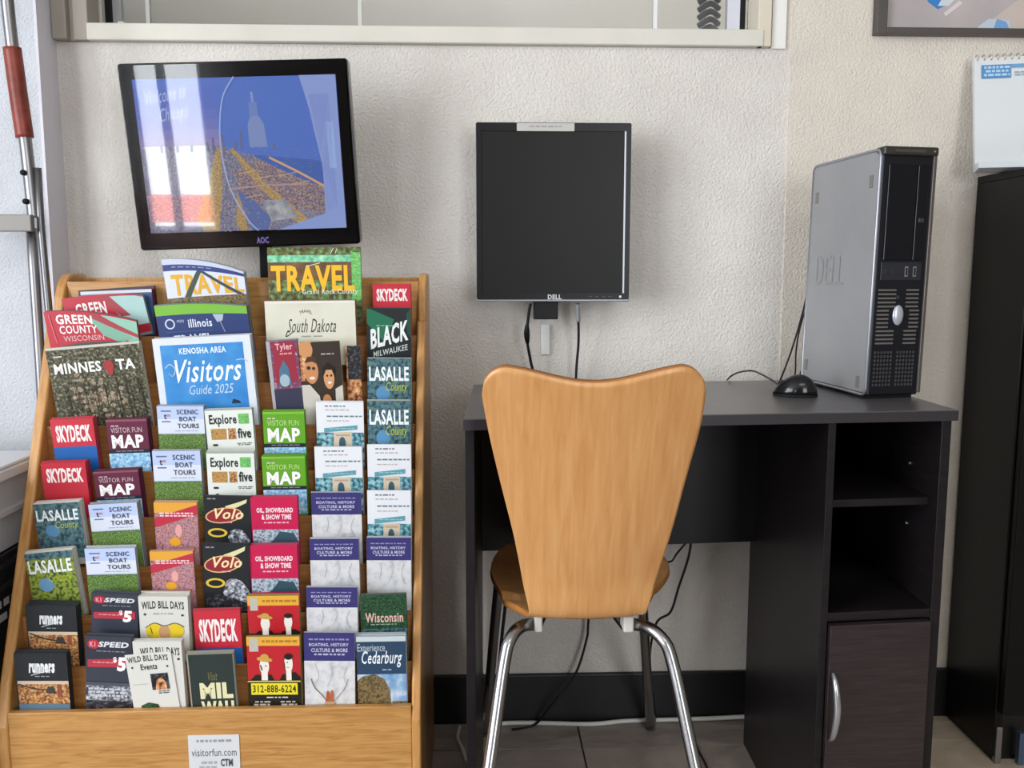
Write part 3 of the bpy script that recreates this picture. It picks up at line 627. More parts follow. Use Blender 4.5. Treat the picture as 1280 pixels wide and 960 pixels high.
    for k in range(1, n):
        c = bpy.data.objects.new(name, me); COL.objects.link(c)
        mm = M.copy(); off = nb*(t1*k)+up*rn.uniform(-.0012, .0018)+rt2*rn.uniform(-.0010, .0012)
        mm.translation = base+off; c.matrix_world = mm
        tag(c, ' '.join(('copy behind the '+label+', '+where).split()[:16]), cat, 'copies behind the '+label+', '+where)
    return o
P_ = '#7a7672'
bro = brochure
RD, MR, GR = '#b5283a', '#5f1f3a', '#5f9f22'
# column by column, from the left
bro((18, 818, 82, 815, 21, 885, 88, 884), 7, c_resort, .026, 6, 'black leaflet with white script over a town photo', 'bottom row far left', body='#22252a')
bro((32, 758, 94, 757, 34, 808, 98, 807), 6, c_resort_short, .026, 6, 'black leaflet with white script', 'second row from the bottom, far left', body='#22252a')
bro((29, 690, 90, 690, 46, 752, 104, 751), 5, c_lasalle('autumn'), .028, 7, 'LASALLE county leaflet with yellow-green picture', 'far left column', body='#c9c6be')
bro((41, 630, 98, 628, 50, 682, 108, 680), 4, c_lasalle('river'), .026, 6, 'LASALLE county leaflet with blue-green picture', 'far left column', body='#c9c6be')
bro((51, 579, 106, 578, 57, 628, 113, 626), 3, c_skydeck_red, .024, 6, 'all-red leaflet with tall narrow white title', 'lower of two at far left', body='#a82c3a', back=RD)
bro((62, 524, 116, 523, 71, 577, 124, 576), 2, c_skydeck, .020, 5, 'red and blue leaflet with tall narrow white title', 'upper left beside the maroon map', body='#b04a54', back=RD)
bro((55, 432, 175, 430, 76, 520, 192, 518), 1, c_minn, .012, 2, 'MINNESOTA magazine with dark forest cover', 'below the red county guides', 'magazine', 'magazine', '#bdb8ae', hid=.03)
bro((52, 385, 168, 385, 68, 436, 176, 436), 0, c_green, .008, 2, 'red GREEN COUNTY guide', 'front one of two', 'magazine', 'magazine', '#7d4a4e', curl=.030, hid=.03)
bro((75, 365, 176, 365, 90, 404, 190, 404), 'm', c_green2, .010, 2, 'red GREEN guide, half hidden', 'rear one of two', 'magazine', 'magazine', '#8d8f90', curl=.018, hid=.03)
bro((100, 362, 190, 364, 106, 400, 194, 402), 'm', c_redblue, .012, 3, 'blue magazine', 'between red guide and navy magazine', 'magazine', 'magazine', '#6a2434', dy=.013, lean=.0, hid=.03)
bro((97, 359, 194, 361, 103, 390, 198, 390), 'm', c_navy, .005, 1, 'dark navy magazine', 'rearmost at the top left', 'magazine', 'magazine', '#3a3040', dy=.031, lean=.0, hid=.03)
bro((107, 797, 164, 795, 104, 884, 162, 883), 7, c_speed_tall, .016, 4, 'dark grey leaflet with red $5 band and photo strip', 'bottom row', body='#3a3e4a')
bro((114, 743, 172, 742, 113, 802, 170, 801), 6, c_speed, .016, 4, 'dark grey leaflet with red $5 band', 'second row from the bottom', body='#3a3e4a')
bro((106, 686, 168, 685, 112, 745, 175, 744), 5, c_boat, .014, 4, 'blue-sky SCENIC BOAT TOURS leaflet', 'third row up, second column', body='#a9aeb4')
bro((111, 630, 170, 629, 119, 692, 181, 690), 4, c_boat, .020, 5, 'blue-sky SCENIC BOAT TOURS leaflet', 'below the lower maroon map', body='#8f9498')
bro((117, 589, 172, 588, 123, 636, 180, 634), 3, c_map(MR, '#8a4a5c'), .028, 8, 'maroon visitor fun MAP', 'lower of two', 'folded_map', 'map', '#4c1a30', back=MR)
bro((132, 525, 183, 523, 138, 580, 189, 578), 2, c_map(MR, '#8a4a5c'), .022, 6, 'maroon visitor fun MAP', 'upper of two', 'folded_map', 'map', '#4c1a30', back=MR)
bro((157, 818, 212, 815, 168, 884, 228, 882), 7, c_bill3, .0012, 1, 'pale grey Events leaflet with small dark photo', 'foremost in the bottom row', dy=-.0022)
bro((166, 802, 226, 801, 172, 884, 233, 883), 7, c_bill2, .012, 5, 'pale grey leaflet with plain dark title', 'just behind the Events leaflet', body='#c4c2ba', dy=.0)
bro((173, 746, 234, 745, 175, 802, 237, 801), 6, c_bill, .026, 7, 'pale grey leaflet with yellow drawing', 'second row from the bottom', body='#c9c7bf')
bro((187, 692, 241, 686, 190, 745, 243, 744), 5, c_carnival, .008, 2, 'orange leaflet with red band and festival crowd', 'lower of two', body='#b98a70')
bro((192, 630, 246, 626, 194, 692, 247, 690), 4, c_carnival, .008, 2, 'orange leaflet with red band and festival crowd', 'upper of two', body='#b98a70')
bro((190, 564, 250, 563, 195, 634, 254, 632), 3, c_boat, .014, 4, 'SCENIC BOAT TOURS leaflet with tall green field', 'left of the lower Explore leaflet', body='#8f9498')
bro((196, 508, 254, 507, 200, 572, 258, 571), 2, c_boat, .014, 4, 'SCENIC BOAT TOURS leaflet', 'left of the upper Explore leaflet', body='#8f9498')
bro((190, 422, 312, 420, 204, 520, 325, 518), 1, c_kenosha, .018, 4, 'white-framed blue KENOSHA AREA Visitors Guide 2025', 'above the boat leaflets', 'magazine', 'magazine', '#b9bcc0', hid=.03)
bro((192, 377, 306, 377, 204, 430, 318, 430), 0, c_illinois, .026, 6, 'navy and green illinois TRAVEL guide', 'above the Kenosha guide', 'magazine', 'magazine', '#6c7478', curl=.016, hid=.03)
bro((202, 320, 300, 320, 212, 374, 312, 374), 'm', c_travel_w, .016, 4, 'white TRAVEL magazine with yellow letters, curling right', 'top of the rack', 'magazine', 'magazine', '#9aa0a4', curl=.034, hid=.03, lean=.05)
bro((233, 817, 292, 816, 240, 884, 299, 883), 7, c_mil, .010, 2, 'dark green Visit MILWAUKEE booklet', 'bottom row', 'booklet', 'booklet', '#8d8b80')
bro((242, 763, 299, 763, 247, 836, 306, 834), 6, c_skydeck, .008, 3, 'red and blue leaflet with tall narrow white title', 'above the dark green booklet', body='#b04a54', back=RD)
bro((253, 680, 311, 679, 254, 772, 312, 770), 5, c_volo_tall, .008, 2, 'black leaflet with red oval emblem and car', 'lower of two', body='#2a2c30')
bro((255, 620, 313, 620, 255, 690, 314, 689), 4, c_volo, .008, 2, 'black leaflet with red oval emblem and car', 'upper of two', body='#2a2c30')
bro((258, 566, 317, 564, 260, 630, 320, 628), 3, c_explore, .012, 3, 'white Explore five leaflet', 'lower of two', body='#b9bcb4')
bro((256, 512, 314, 510, 261, 576, 321, 574), 2, c_explore, .012, 3, 'white Explore five leaflet', 'upper of two', body='#b9bcb4')
bro((308, 796, 374, 795, 311, 883, 377, 882), 7, c_untouch, .007, 2, 'red and yellow leaflet with two men and phone number', 'bottom row', body='#8a7a4c')
bro((309, 746, 373, 743, 311, 806, 375, 804), 6, c_untouch_short, .008, 2, 'red and yellow leaflet with two men', 'above the one with phone number', body='#8a7a4c')
bro((312, 682, 370, 681, 314, 752, 375, 750), 5, c_pink, .012, 4, 'magenta leaflet with white title', 'lower of two', body='#9c5068', back='#c2184c')
bro((313, 622, 371, 621, 316, 690, 374, 688), 4, c_pink, .012, 4, 'magenta leaflet with white title', 'upper of two', body='#9c5068', back='#c2184c')
bro((327, 571, 381, 570, 330, 625, 384, 624), 3, c_map(GR, '#7ab83a'), .022, 6, 'lime green visitor fun MAP', 'lower of two', 'folded_map', 'map', '#4f7a24', back=GR)
bro((328, 515, 380, 514, 331, 573, 383, 572), 2, c_map(GR, '#7ab83a'), .014, 4, 'lime green visitor fun MAP', 'upper of two', 'folded_map', 'map', '#4f7a24', back=GR)
bro((332, 427, 371, 425, 343, 515, 381, 513), 1, c_tyler, .012, 3, 'narrow red festival magazine', 'left of the family photo magazine', 'magazine', 'magazine', '#7c7c84', hid=.03)
bro((373, 426, 424, 428, 383, 516, 434, 515), 1, c_people, .006, 1, 'magazine with close-up photo of smiling people', 'above the white arch leaflet', 'magazine', 'magazine', '#c4b8a4', hid=.03, dy=.001)
bro((432, 432, 450, 433, 436, 516, 454, 515), 1, c_darkpeople, .006, 1, 'dark photo magazine, only its edge showing', 'right of the smiling people', 'magazine', 'magazine', '#8a7c70', hid=.03, dy=.012)
bro((331, 375, 443, 377, 334, 436, 447, 436), 0, c_dakota, .018, 4, 'cream South Dakota guide with script title', 'below the green TRAVEL magazine', 'magazine', 'magazine', '#8a6c54', lean=.05, hid=.03)
bro((334, 309, 450, 309, 337, 384, 453, 383), 'm', c_travel_g, .006, 2, 'green TRAVEL magazine with large yellow letters', 'top of the rack, right', 'magazine', 'magazine', '#7c8478', lean=.0, hid=.03)
bro((380, 791, 443, 790, 380, 883, 443, 882), 7, c_purple_tall, .006, 2, 'violet-headed leaflet with raised arms photo', 'bottom row', body='#a9a9b0')
bro((383, 735, 446, 733, 383, 802, 447, 801), 6, c_purple, .006, 2, 'violet and white leaflet', 'second row from the bottom', body='#a9a9b0')
bro((387, 674, 448, 673, 389, 745, 450, 744), 5, c_purple, .006, 2, 'violet and white leaflet', 'third row up, left of another violet one', body='#a9a9b0')
bro((389, 616, 451, 615, 391, 690, 453, 689), 4, c_purple, .006, 2, 'violet and white leaflet', 'topmost of the violet ones', body='#a9a9b0')
bro((393, 559, 452, 558, 395, 630, 454, 629), 3, c_arch, .006, 2, 'white leaflet with teal strip and stone arch', 'just above the topmost violet one', body='#c9cace')
bro((395, 503, 454, 502, 396, 573, 455, 572), 2, c_arch, .006, 2, 'white leaflet with teal strip and stone arch', 'right of the upper green map', body='#c9cace')
bro((445, 797, 508, 794, 447, 884, 510, 882), 7, c_cedar, .020, 5, 'navy Experience Cedarburg booklet with tree', 'bottom right corner', 'booklet', 'booklet', '#a9b4b8')
bro((450, 744, 507, 742, 452, 802, 510, 801), 6, c_wis, .008, 2, 'dark green Wisconsin leaflet', 'above the Cedarburg booklet', body='#4c5a50')
bro((458, 673, 514, 671, 458, 748, 515, 747), 5, c_purple, .006, 2, 'violet and white leaflet', 'far right column', body='#a9a9b0')
bro((459, 614, 515, 612, 459, 690, 516, 689), 4, c_arch, .006, 2, 'white leaflet with teal strip and stone arch', 'far right column, lower', body='#c9cace')
bro((459, 557, 515, 554, 459, 630, 516, 629), 3, c_arch, .006, 2, 'white leaflet with teal strip and stone arch', 'far right column, upper', body='#c9cace')
bro((459, 502, 515, 500, 460, 573, 516, 572), 2, c_lasalle('river'), .006, 2, 'LASALLE county leaflet', 'far right column, lower', body='#9aa09a')
bro((459, 449, 515, 447, 459, 516, 516, 515), 1, c_lasalle('river'), .006, 2, 'LASALLE county leaflet', 'far right column, upper', body='#9aa09a')
bro((458, 386, 515, 385, 459, 454, 516, 453), 0, c_black, .006, 2, 'black and green leaflet with slanted white title BLACK', 'far right column', body='#2a3434')
bro((465, 356, 515, 354, 467, 398, 517, 397), 'm', c_skydeck_red, .006, 2, 'red leaflet with tall narrow white title', 'top right pocket', body='#b04a54', back=RD)
# ================================================================== TV (tilted wall display)
yt_, yb_ = 1.585, 1.625
q = [aty(150, 80, yt_), aty(437, 72, yt_-.0), aty(448, 305, yb_), aty(172, 313, yb_)]
cen = (q[0]+q[1]+q[2]+q[3])/4
rt = ((q[1]-q[0])+(q[2]-q[3])).normalized(); up = ((q[0]-q[3])+(q[1]-q[2])).normalized(); up = (up-rt*up.dot(rt)).normalized(); nb = up.cross(rt)
if nb.y < 0: nb = -nb
TW = ((q[1]-q[0]).length+(q[2]-q[3]).length)/2; TH = ((q[0]-q[3]).length+(q[1]-q[2]).length)/2
tv = empty('wall_television', (0, 0, 0), 0, 'flat wall television showing a city skyline at dusk, above the brochure rack', 'television')
M = Matrix((rt, nb, up)).transposed().to_4x4(); M.translation = cen; tv.matrix_world = M
# emitting panel glass: glossy clear cover
bm = bmesh.new(); prism(bm, rrect(-TW/2, TW/2, -TH/2, TH/2, .006), 'y', 0, .030); obj('casing', bm, BLKG, tv, bevel=.0015)
bz = .0265; bzb = .030
SW, SH = TW-2*bz+.008, TH-bz-bzb
E1 = 1.0
p = Print(SW, SH, emit=.80)
def em(n, cols, sc, **k): return nmat('screen_'+n, cols, sc, emit=.80, rough=.05, spec=.9, lo=.32, hi=.68, **k)
p.rect(0, 0, 1, 1, '#5c78cc'); nb_ = 14
skyc = [(86, 116, 206), (84, 112, 204), (88, 112, 202), (98, 116, 200), (112, 120, 198), (132, 130, 196), (150, 136, 186)]
for i, c in enumerate(skyc): p.rect(0, i*.065, 1, (i+1)*.065+.002, '#%02x%02x%02x' % c)
city = em('city', ['#5c648c', '#787a98', '#908ca0', '#b8aca8'], 420, detail=6)
cityw = em('warmcity', ['#5c6080', '#7c7488', '#a88c88', '#c8a890'], 380, detail=6)
gold = em('gold', ['#94806c', '#b89a68', '#d0b078'], 260)
p.rect(0, .43, 1, 1, city).poly([(.62, .52), (.9, .60), (.9, .9), (.5, .8), (.45, .6)], cityw)
p.poly([(.55, .50), (.90, .52), (.90, .72), (.78, .66), (.66, .58)], '#3f63b4').poly([(.4, .06), (.52, .0), (.82, .0), (.9, .55), (.45, .48), (.40, .40)], '#4f74cc')
p.poly([(.545, .45), (.545, .30), (.565, .24), (.60, .24), (.625, .30), (.635, .45)], '#7f92c8').line([(.583, .25), (.578, .10)], .004, '#8c9cd0').rect(.56, .16, .60, .25, '#6f86c8')
for u, h in ((.10, .40), (.36, .38), (.41, .36), (.47, .40), (.50, .34), (.33, .41), (.66, .43), (.25, .41), (.18, .40)): p.rect(u, h, u+.012, .47, '#6a6a94')
p.poly([(.28, 1), (.24, .92), (.34, .60), (.38, .45), (.40, .45), (.39, .70), (.35, 1)], gold).poly([(.44, .46), (.46, .45), (.62, .70), (.82, .95), (.76, .97), (.58, .72)], gold)
p.line([(.64, .52), (.78, .62), (.92, .73)], .004, '#d8a878').line([(.42, .72), (.6, .70), (.8, .70)], .003, '#b49494').poly([(.44, .95), (.46, .72), (.50, 1.0), (.46, 1.0)], gold)
p.poly([(.46, .72), (.54, .80), (.62, .92), (.6, 1.0), (.52, 1.0)], '#5a6ca8').poly([(.58, .8), (.7, .8), (.76, .92), (.62, .94)], em('glass', ['#7c8494', '#a4a8b0', '#c0c2c4'], 60))
rl = random.Random(3)
for i in range(900):
    v = .44+.56*rl.random()**1.3; u = .27+.66*rl.random()
    if (v > .9 and u > .66) or u > .92-.3*max(0, v-.62): continue
    k_ = .0016+.0042*(v-.4); dx = (u-.43)*.05
    p.poly([(u, v), (u+k_, v), (u+k_+dx, v+k_*1.3), (u+dx, v+k_*1.3)], rl.choice(['#d8b070', '#e8d0a0', '#c89070', '#8890a8', '#b0a4a0', '#5c6488', '#70707c', '#484c60']))
p.layer = 40
for u, v in ((.48, .62), (.55, .66), (.68, .64), (.74, .70), (.5, .78)): p.line([(u, v), (u+.09, v-.02)], .0016, '#c4a48c')
p.curve([(.50, .0), (.44, .12), (.41, .3), (.405, .5), (.43, .72), (.50, .92), (.55, 1)], .0022, '#a9b8e4')
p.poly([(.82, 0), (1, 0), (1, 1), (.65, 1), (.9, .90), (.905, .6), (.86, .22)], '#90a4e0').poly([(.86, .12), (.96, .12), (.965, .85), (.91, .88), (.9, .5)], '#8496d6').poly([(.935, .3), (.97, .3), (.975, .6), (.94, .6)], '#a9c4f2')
p.text('Welcome to', .06, .08, .26, .17, '#c4cdec', -.004, .3, rise=.05).text('Chicago', .12, .19, .26, .30, '#c4cdec', -.004, .3, rise=.03)
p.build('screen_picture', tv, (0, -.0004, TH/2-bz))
# front glass over everything: clear reflective sheet
gl = bpy.data.materials.new('screen_glass'); gl.use_nodes = True; nt = gl.node_tree
nt.nodes.remove(nt.nodes['Principled BSDF'])
g1 = nt.nodes.new('ShaderNodeBsdfGlossy'); g1.inputs['Roughness'].default_value = .02
g2 = nt.nodes.new('ShaderNodeBsdfTransparent'); fr = nt.nodes.new('ShaderNodeFresnel'); fr.inputs[0].default_value = 1.52; mx = nt.nodes.new('ShaderNodeMixShader')
nt.links.new(fr.outputs[0], mx.inputs[0]); nt.links.new(g2.outputs[0], mx.inputs[1]); nt.links.new(g1.outputs[0], mx.inputs[2]); nt.links.new(mx.outputs[0], nt.nodes['Material Output'].inputs[0])
B('front_glass', -TW/2+.004, TW/2-.004, -.0075, -.0065, -TH/2+.004, TH/2-.004, gl, tv)
p = Print(.022, .012, emit=.5); p.text('AOC', 0, 0, 1, 1, '#9a86e6', .04); p.build('logo', tv, (.022, 0, -TH/2+.018))
B('mount_arm', -.02, .02, .030, .150, -.03, .03, BLKM, tv, .002)
pa = aty(319, 340, 1.70); pb = aty(331, 340, 1.70)
B('mount_pole', pa.x, pb.x, 1.735, 1.765, .78, 1.16, BLK, None, .002)
bpy.data.objects['mount_pole'].parent = tv; bpy.data.objects['mount_pole'].matrix_parent_inverse = M.inverted()
bpy.data.objects['mount_arm'].location = (.012, 0, 0)
# ================================================================== office monitor
ym = 1.675
a, b, c_, d = aty(591, 152, ym), aty(786, 155, ym), aty(787, 377, ym), aty(595, 379, ym)
mon = empty('computer_monitor', ((d.x+c_.x)/2, ym, c_.z), -.004, 'switched-off black office monitor with silver edge on the wall above the desk', 'monitor')
MW = ((b.x-a.x)+(c_.x-d.x))/2; MH = (a.z+b.z)/2-(c_.z+d.z)/2
bm = bmesh.new(); prism(bm, rrect(-MW/2, MW/2, 0, MH, .004), 'y', .004, .03); obj('casing', bm, SILV, mon, bevel=.002)
bm = bmesh.new()
o_, i_ = rrect(-MW/2+.001, MW/2-.001, .004, MH-.001, .003), rrect(-MW/2+.010, MW/2-.011, .016, MH-.016, .0005)
v0 = [bm.verts.new((x, 0, z)) for x, z in o_]; v1 = [bm.verts.new((x, 0, z)) for x, z in i_]; v2 = [bm.verts.new((x, .004, z)) for x, z in i_]; v3 = [bm.verts.new((x, .004, z)) for x, z in o_]
for i in range(len(v0)):
    j = (i+1) % len(v0)
    for A, C_ in ((v0, v1), (v1, v2), (v3, v0)):
        bm.faces.new((A[i], A[j], C_[j], C_[i]))
obj('bezel', bm, mat('#0e0e10', .35, spec=.25, key='bezel_black'), mon)
B('screen', -MW/2+.0095, MW/2-.0105, .0025, .0040, .0155, MH-.0155, nmat('matt_screen', ['#151413', '#191816'], 3, rough=.4, spec=.2), mon)
B('bezel_edge_strip', MW/2-.0135, MW/2-.0105, -.0005, .003, .016, MH-.016, SILV, mon)
lx0 = aty(646, 158, ym).x-mon.location.x; lx1 = aty(718, 158, ym).x-mon.location.x
B('label_strip', lx0, lx1, -.0008, .0, MH-.0165, MH-.002, mat('#b9b7b2', .5), mon)
p = Print(lx1-lx0, .0145); p.greek(.2, .35, .8, .6, 1, '#8d8b88', seed=3); p.build('label_print', mon, ((lx0+lx1)/2, -.0009, MH-.002))
p = Print(.026, .009); p.text('DELL', 0, 0, 1, 1, '#c9cacc', .03); p.build('logo', mon, (.003, -.0003, .0135))
for k in range(4): B('button', .068+k*.0125, .074+k*.0125, -.001, .001, .009, .0105, mat('#3c3c3e', .4), mon)
B('power_button', .126, .130, -.001, .001, .0075, .0115, WHITE, mon)
B('mount_bracket', -.035, .012, .028, .050, -.035, .06, BLK, mon, .002)
B('mount_arm', -.025, .005, .048, YW-ym, -.022, .05, BLK, mon, .002)
cx = aty(681, 425, YW)
tag(B('cable_cover', aty(676, 420, YW).x, aty(687, 420, YW).x, YW-.008, YW, aty(681, 443, YW).z, aty(681, 405, YW).z, mat('#e4e4e2', .5), bevel=.0015), 'small white plastic strip on the wall under the monitor mount', 'cable cover')
tag(T('monitor_cable', [aty(663, 380, 1.69), aty(660, 400, 1.70), aty(659, 425, 1.71), aty(663, 450, 1.725), aty(668, 480, 1.735), (aty(668, 480, 1.74).x, 1.742, .6), aty(671, 700, 1.742)], .0028, RUB),
    'black cable hanging left under the monitor, thickened midway', 'cable')
bm = bmesh.new(); tube(bm, [aty(659, 405, 1.704), aty(658.5, 418, 1.708), aty(659.5, 430, 1.712)], lambda t: .0028+.003*math.sin(math.pi*t), n=4)
fer = obj('ferrite_bead', bm, BLK, bpy.data.objects['monitor_cable'], smooth=True)
vc = tag(T('video_cable', [aty(722, 380, 1.70), aty(723, 402, 1.71), aty(723, 430, 1.722), aty(720, 472, 1.735), (aty(720, 480, 1.74).x, 1.742, .6), (.24, 1.742, .50), aty(736, 770, 1.742), aty(733, 800, 1.742), aty(718, 845, 1.735), aty(690, 880, 1.73), atz(668, 906, .004), atz(640, 912, .004)], .0026, RUB),
    'black cable hanging from the monitor down to the floor', 'cable')
T('plug', [aty(722, 380, 1.70), aty(722.5, 391, 1.705), aty(723, 402, 1.71)], .0042, mat('#8a8a8c', .5), vc, n=3)
# ================================================================== DESK
DA = math.radians(4.2)
DO = atz(579, 524, .74)
DWID = (atz(1198, 513, .74)-DO).length; DD = .40; TZ = .74; TT = .022
desk = empty('desk', (DO.x, DO.y, 0), 0, 'dark espresso laminate desk with open shelves and a cupboard at its right', 'desk')
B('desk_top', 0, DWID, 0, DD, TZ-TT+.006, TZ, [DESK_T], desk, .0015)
B('top_edge', 0, DWID, -.0015, .0, TZ-TT+.006, TZ-.001, mat('#2c282c', .35), desk)
th = .0155
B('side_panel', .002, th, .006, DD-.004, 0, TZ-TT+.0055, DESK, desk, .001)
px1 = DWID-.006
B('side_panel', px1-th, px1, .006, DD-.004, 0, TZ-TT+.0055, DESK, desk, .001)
# outer trim panel of the pedestal side, a little proud
xp = (aty(1034, 600, DO.y+.045).x-DO.x)
B('divider_panel', xp, xp+.012, .006, DD-.004, 0, TZ-TT+.0055, DESK, desk, .001)
zm = aty(600, 686, DO.y+DD-.02).z
B('modesty_panel', th, xp, DD-.035, DD-.022, zm, TZ-TT+.0055, mat('#0e0c0e', .5), desk)
B('back_board', xp+.012, px1-th, DD-.012, DD-.006, .02, TZ-TT+.0055, mat('#0c0b0c', .6), desk)
yp = DO.y+.08
zs1 = aty(1100, 628, yp).z; zs2 = aty(1100, 762, yp).z
B('shelf', xp+.012, px1-th, .030, DD-.012, zs1-.006, zs1+.006, DESK, desk, .001)
B('shelf', xp+.012, px1-th, .008, DD-.012, zs2-.007, zs2+.007, DESK, desk, .001)
B('bottom_board', xp+.012, px1-th, .01, DD-.012, .04, .055, DESK, desk)
dr = B('cupboard_door', xp+.014, px1-th-.002, -.002, .012, .045, zs2-.010, nmat('door_laminate', ['#241c1d', '#2c2325', '#33292b'], 7, (2, 2, 40), 5, rough=.36, dist=.4), desk, .0015)
ha = aty(1038, 845, DO.y+.03); hb = aty(1038, 930, DO.y+.03)
hx = xp+.020
bm = bmesh.new()
tube(bm, [(hx, -.004, ha.z), (hx+.001, -.016, ha.z-.015), (hx+.003, -.022, (ha.z+hb.z)/2), (hx+.001, -.016, hb.z+.015), (hx, -.004, hb.z)], lambda t: .0022+.0034*math.sin(math.pi*t), n=8)
obj('door_handle', bm, mat('#b4b6ba', .25, .8), dr, smooth=True)
for z in (zs1+.045, zs1-.055):
    for yy in (.10,):
        bm = bmesh.new(); tube(bm, [(px1-th-.003, yy, z), (px1-th+.001, yy, z)], .0022, seg=8, smooth=False); obj('shelf_pin', bm, mat('#9a9a9a', .4, .5), desk, smooth=True)
B('shelf_pin', px1-th-.010, px1-th, .04, .05, zs1-.010, zs1-.006, BLKM, desk)
def skew(root_, fx_, fy_):
    for c in bpy.data.objects:
        r_ = c
        while r_.parent: r_ = r_.parent
        if r_ is root_ and c.type == 'MESH':
            for v in c.data.vertices: v.co.x, v.co.y = v.co.x+fx_*v.co.y, v.co.y+fy_*v.co.x
skew(desk, .03, .078)
# ================================================================== PC TOWER
A0 = atz(1084, 500, TZ); A1 = atz(1147, 498, TZ)
PA = math.atan2(A1.y-A0.y, A1.x-A0.x); PW = (A1-A0).length-.0; PHt = .403; PD = .236
pc = empty('computer_tower', (A0.x, A0.y+.003, TZ), PA, 'silver and black desktop computer standing upright on the desk', 'computer')
bm = bmesh.new(); box(bm, .004, PW-.003, .012, PD, .006, PHt-.003); obj('chassis', bm, mat('#1c1d20', .45), pc, bevel=.003)
SIDE = nmat('silver_side', ['#97979a', '#9e9ea1', '#a5a5a8'], 5, rough=.42, metal=.2, spec=.5)
bm = bmesh.new(); prism(bm, rrect(.008, PD-.002, .010, PHt-.006, .010), 'x', -.001, .004)
sp = obj('side_cover', bm, SIDE, pc, bevel=.0012)
bm = bmesh.new(); box(bm, 0, PW, .0, .014, .006, PHt-.010)
obj('front_bezel', bm, mat('#0d0f17', .38, spec=.3), pc, bevel=.003)
# rounded silver rim that runs round the side cover
pts = [(-.0005, y, z) for y, z in rrect(.004, PD-.001, .007, PHt-.004, .012, 4)]
T('side_rim', pts+[pts[0]], .0026, mat('#9a9ca4', .3, .6), pc, smooth=False, seg=8)
# top cap of the front
B('front_cap', -.001, PW+.004, -.006, .022, PHt-.014, PHt, mat('#2a2623', .4), pc, .003)
B('cap_recess', .018, PW-.02, -.0068, -.005, PHt-.009, PHt-.005, mat('#5a534c', .3, .5), pc)
B('edge_rail', PW-.003, PW+.003, -.004, .02, .01, PHt-.012, mat('#5a5450', .35, .4), pc, .001)
T('screw', [(PW-.004, -.008, PHt-.007), (PW-.004, -.005, PHt-.007)], .0018, mat('#b08a7a', .3, .6), pc, smooth=False, seg=8)
DK = mat('#080a12', .25, spec=.3)
B('drive_bay', .012, PW*.68, -.0022, 0, .225, PHt-.028, DK, pc, .001)
B('drive_bay', PW*.70, PW-.010, -.0022, 0, .225, PHt-.028, DK, pc, .001)
B('eject_button', PW*.76, PW*.86, -.0035, -.002, .285, .292, mat('#2c2e36', .3), pc, .0005)
for x in (.016, .028):
    bm = bmesh.new(); tube(bm, [(x, -.0026, .207), (x, -.0002, .207)], .0034, seg=12, smooth=False); obj('audio_jack', bm, mat('#2f323a', .35), pc)
    bm = bmesh.new(); tube(bm, [(x, -.0030, .207), (x, -.0004, .207)], .0016, seg=10, smooth=False); obj('audio_jack', bm, mat('#050505', .6), pc)
for x in (PW*.60, PW*.76): 
    B('usb_port', x-.0028, x+.0028, -.0018, 0, .199, .215, mat('#8a8d96', .4, .5), pc)
    B('usb_port', x-.0016, x+.0016, -.0024, -.001, .201, .213, mat('#0a0a0c', .5), pc)
B('port_trim', .010, PW-.010, -.0010, 0, .193, .222, mat('#1a1d26', .35), pc, .0006)
# grille slats, each its own bar
sb = bmesh.new(); box(sb, 0, .026, -.0022, 0, 0, .0028)
sm_ = bpy.data.meshes.new('grille_slat'); bmesh.ops.recalc_face_normals(sb, faces=sb.faces); sb.to_mesh(sm_); sb.free(); sm_.materials.append(mat('#6a6664', .4, .3))
zz = .176; rows = 0
while zz > .085:
    inside = abs(zz-.130) < .019
    for x, w_ in ((.008, .022 if inside else .034), (PW-.034 if not inside else PW-.026, .024 if not inside else .018)):
        o = bpy.data.objects.new('grille_slat', sm_); COL.objects.link(o); o.parent = pc; o.location = (x, 0, zz); o.scale = (w_/.026*.93, 1, 1)
    zz -= .0066
gb = bmesh.new()
for i in range(13):
    for j in range(9):
        x = .008+i*(PW-.02)/12.5; z = .022+j*.0066
        if abs(i-6.2) < .6: continue
        box(gb, x, x+.0028, -.0016, 0, z, z+.0036)
tag(obj('grille_mesh', gb, mat('#4c4a4a', .4, .3), pc), kind='stuff')
bm = bmesh.new(); bmesh.ops.create_uvsphere(bm, u_segments=20, v_segments=12, radius=1)
for v in bm.verts: v.co = Vector((v.co.x*.0098, v.co.y*.004, v.co.z*.0165))
obj('power_button', bm, mat('#b9bfc9', .25, .4), pc, smooth=True, loc=(PW*.49, -.002, .137))
bm = bmesh.new(); tube(bm, [(PW*.46, -.003, .166), (PW*.46, 0, .166)], .003, seg=12, smooth=False); obj('status_light', bm, mat('#2c3038', .3), pc)
p = Print(.10, .050)
LG = mat('#a6a8ac', .3, .6)
p.text('DELL', 0, 0, 1, 1, LG, -.012); p.build('side_logo', pc, (-.0012, .150, .235), rot=(0, 0, -R90))
for y, z in ((.028, .355), (.215, .345), (.03, .03), (.22, .04)): B('side_foot', -.0022, -.0008, y-.005, y+.005, z-.014, z+.006, mat('#77776f', .4), pc, .0004)
B('base_foot', .004, PW-.004, .01, .05, 0, .006, BLKM, pc); B('base_foot', .004, PW-.004, PD-.06, PD-.02, 0, .006, BLKM, pc)
SH = Matrix(((1, .085, .020, 0), (0, 1, 0, 0), (0, 0, 1, 0), (0, 0, 0, 1)))
for c in bpy.data.objects:
    if c.parent is pc: c.matrix_parent_inverse = SH
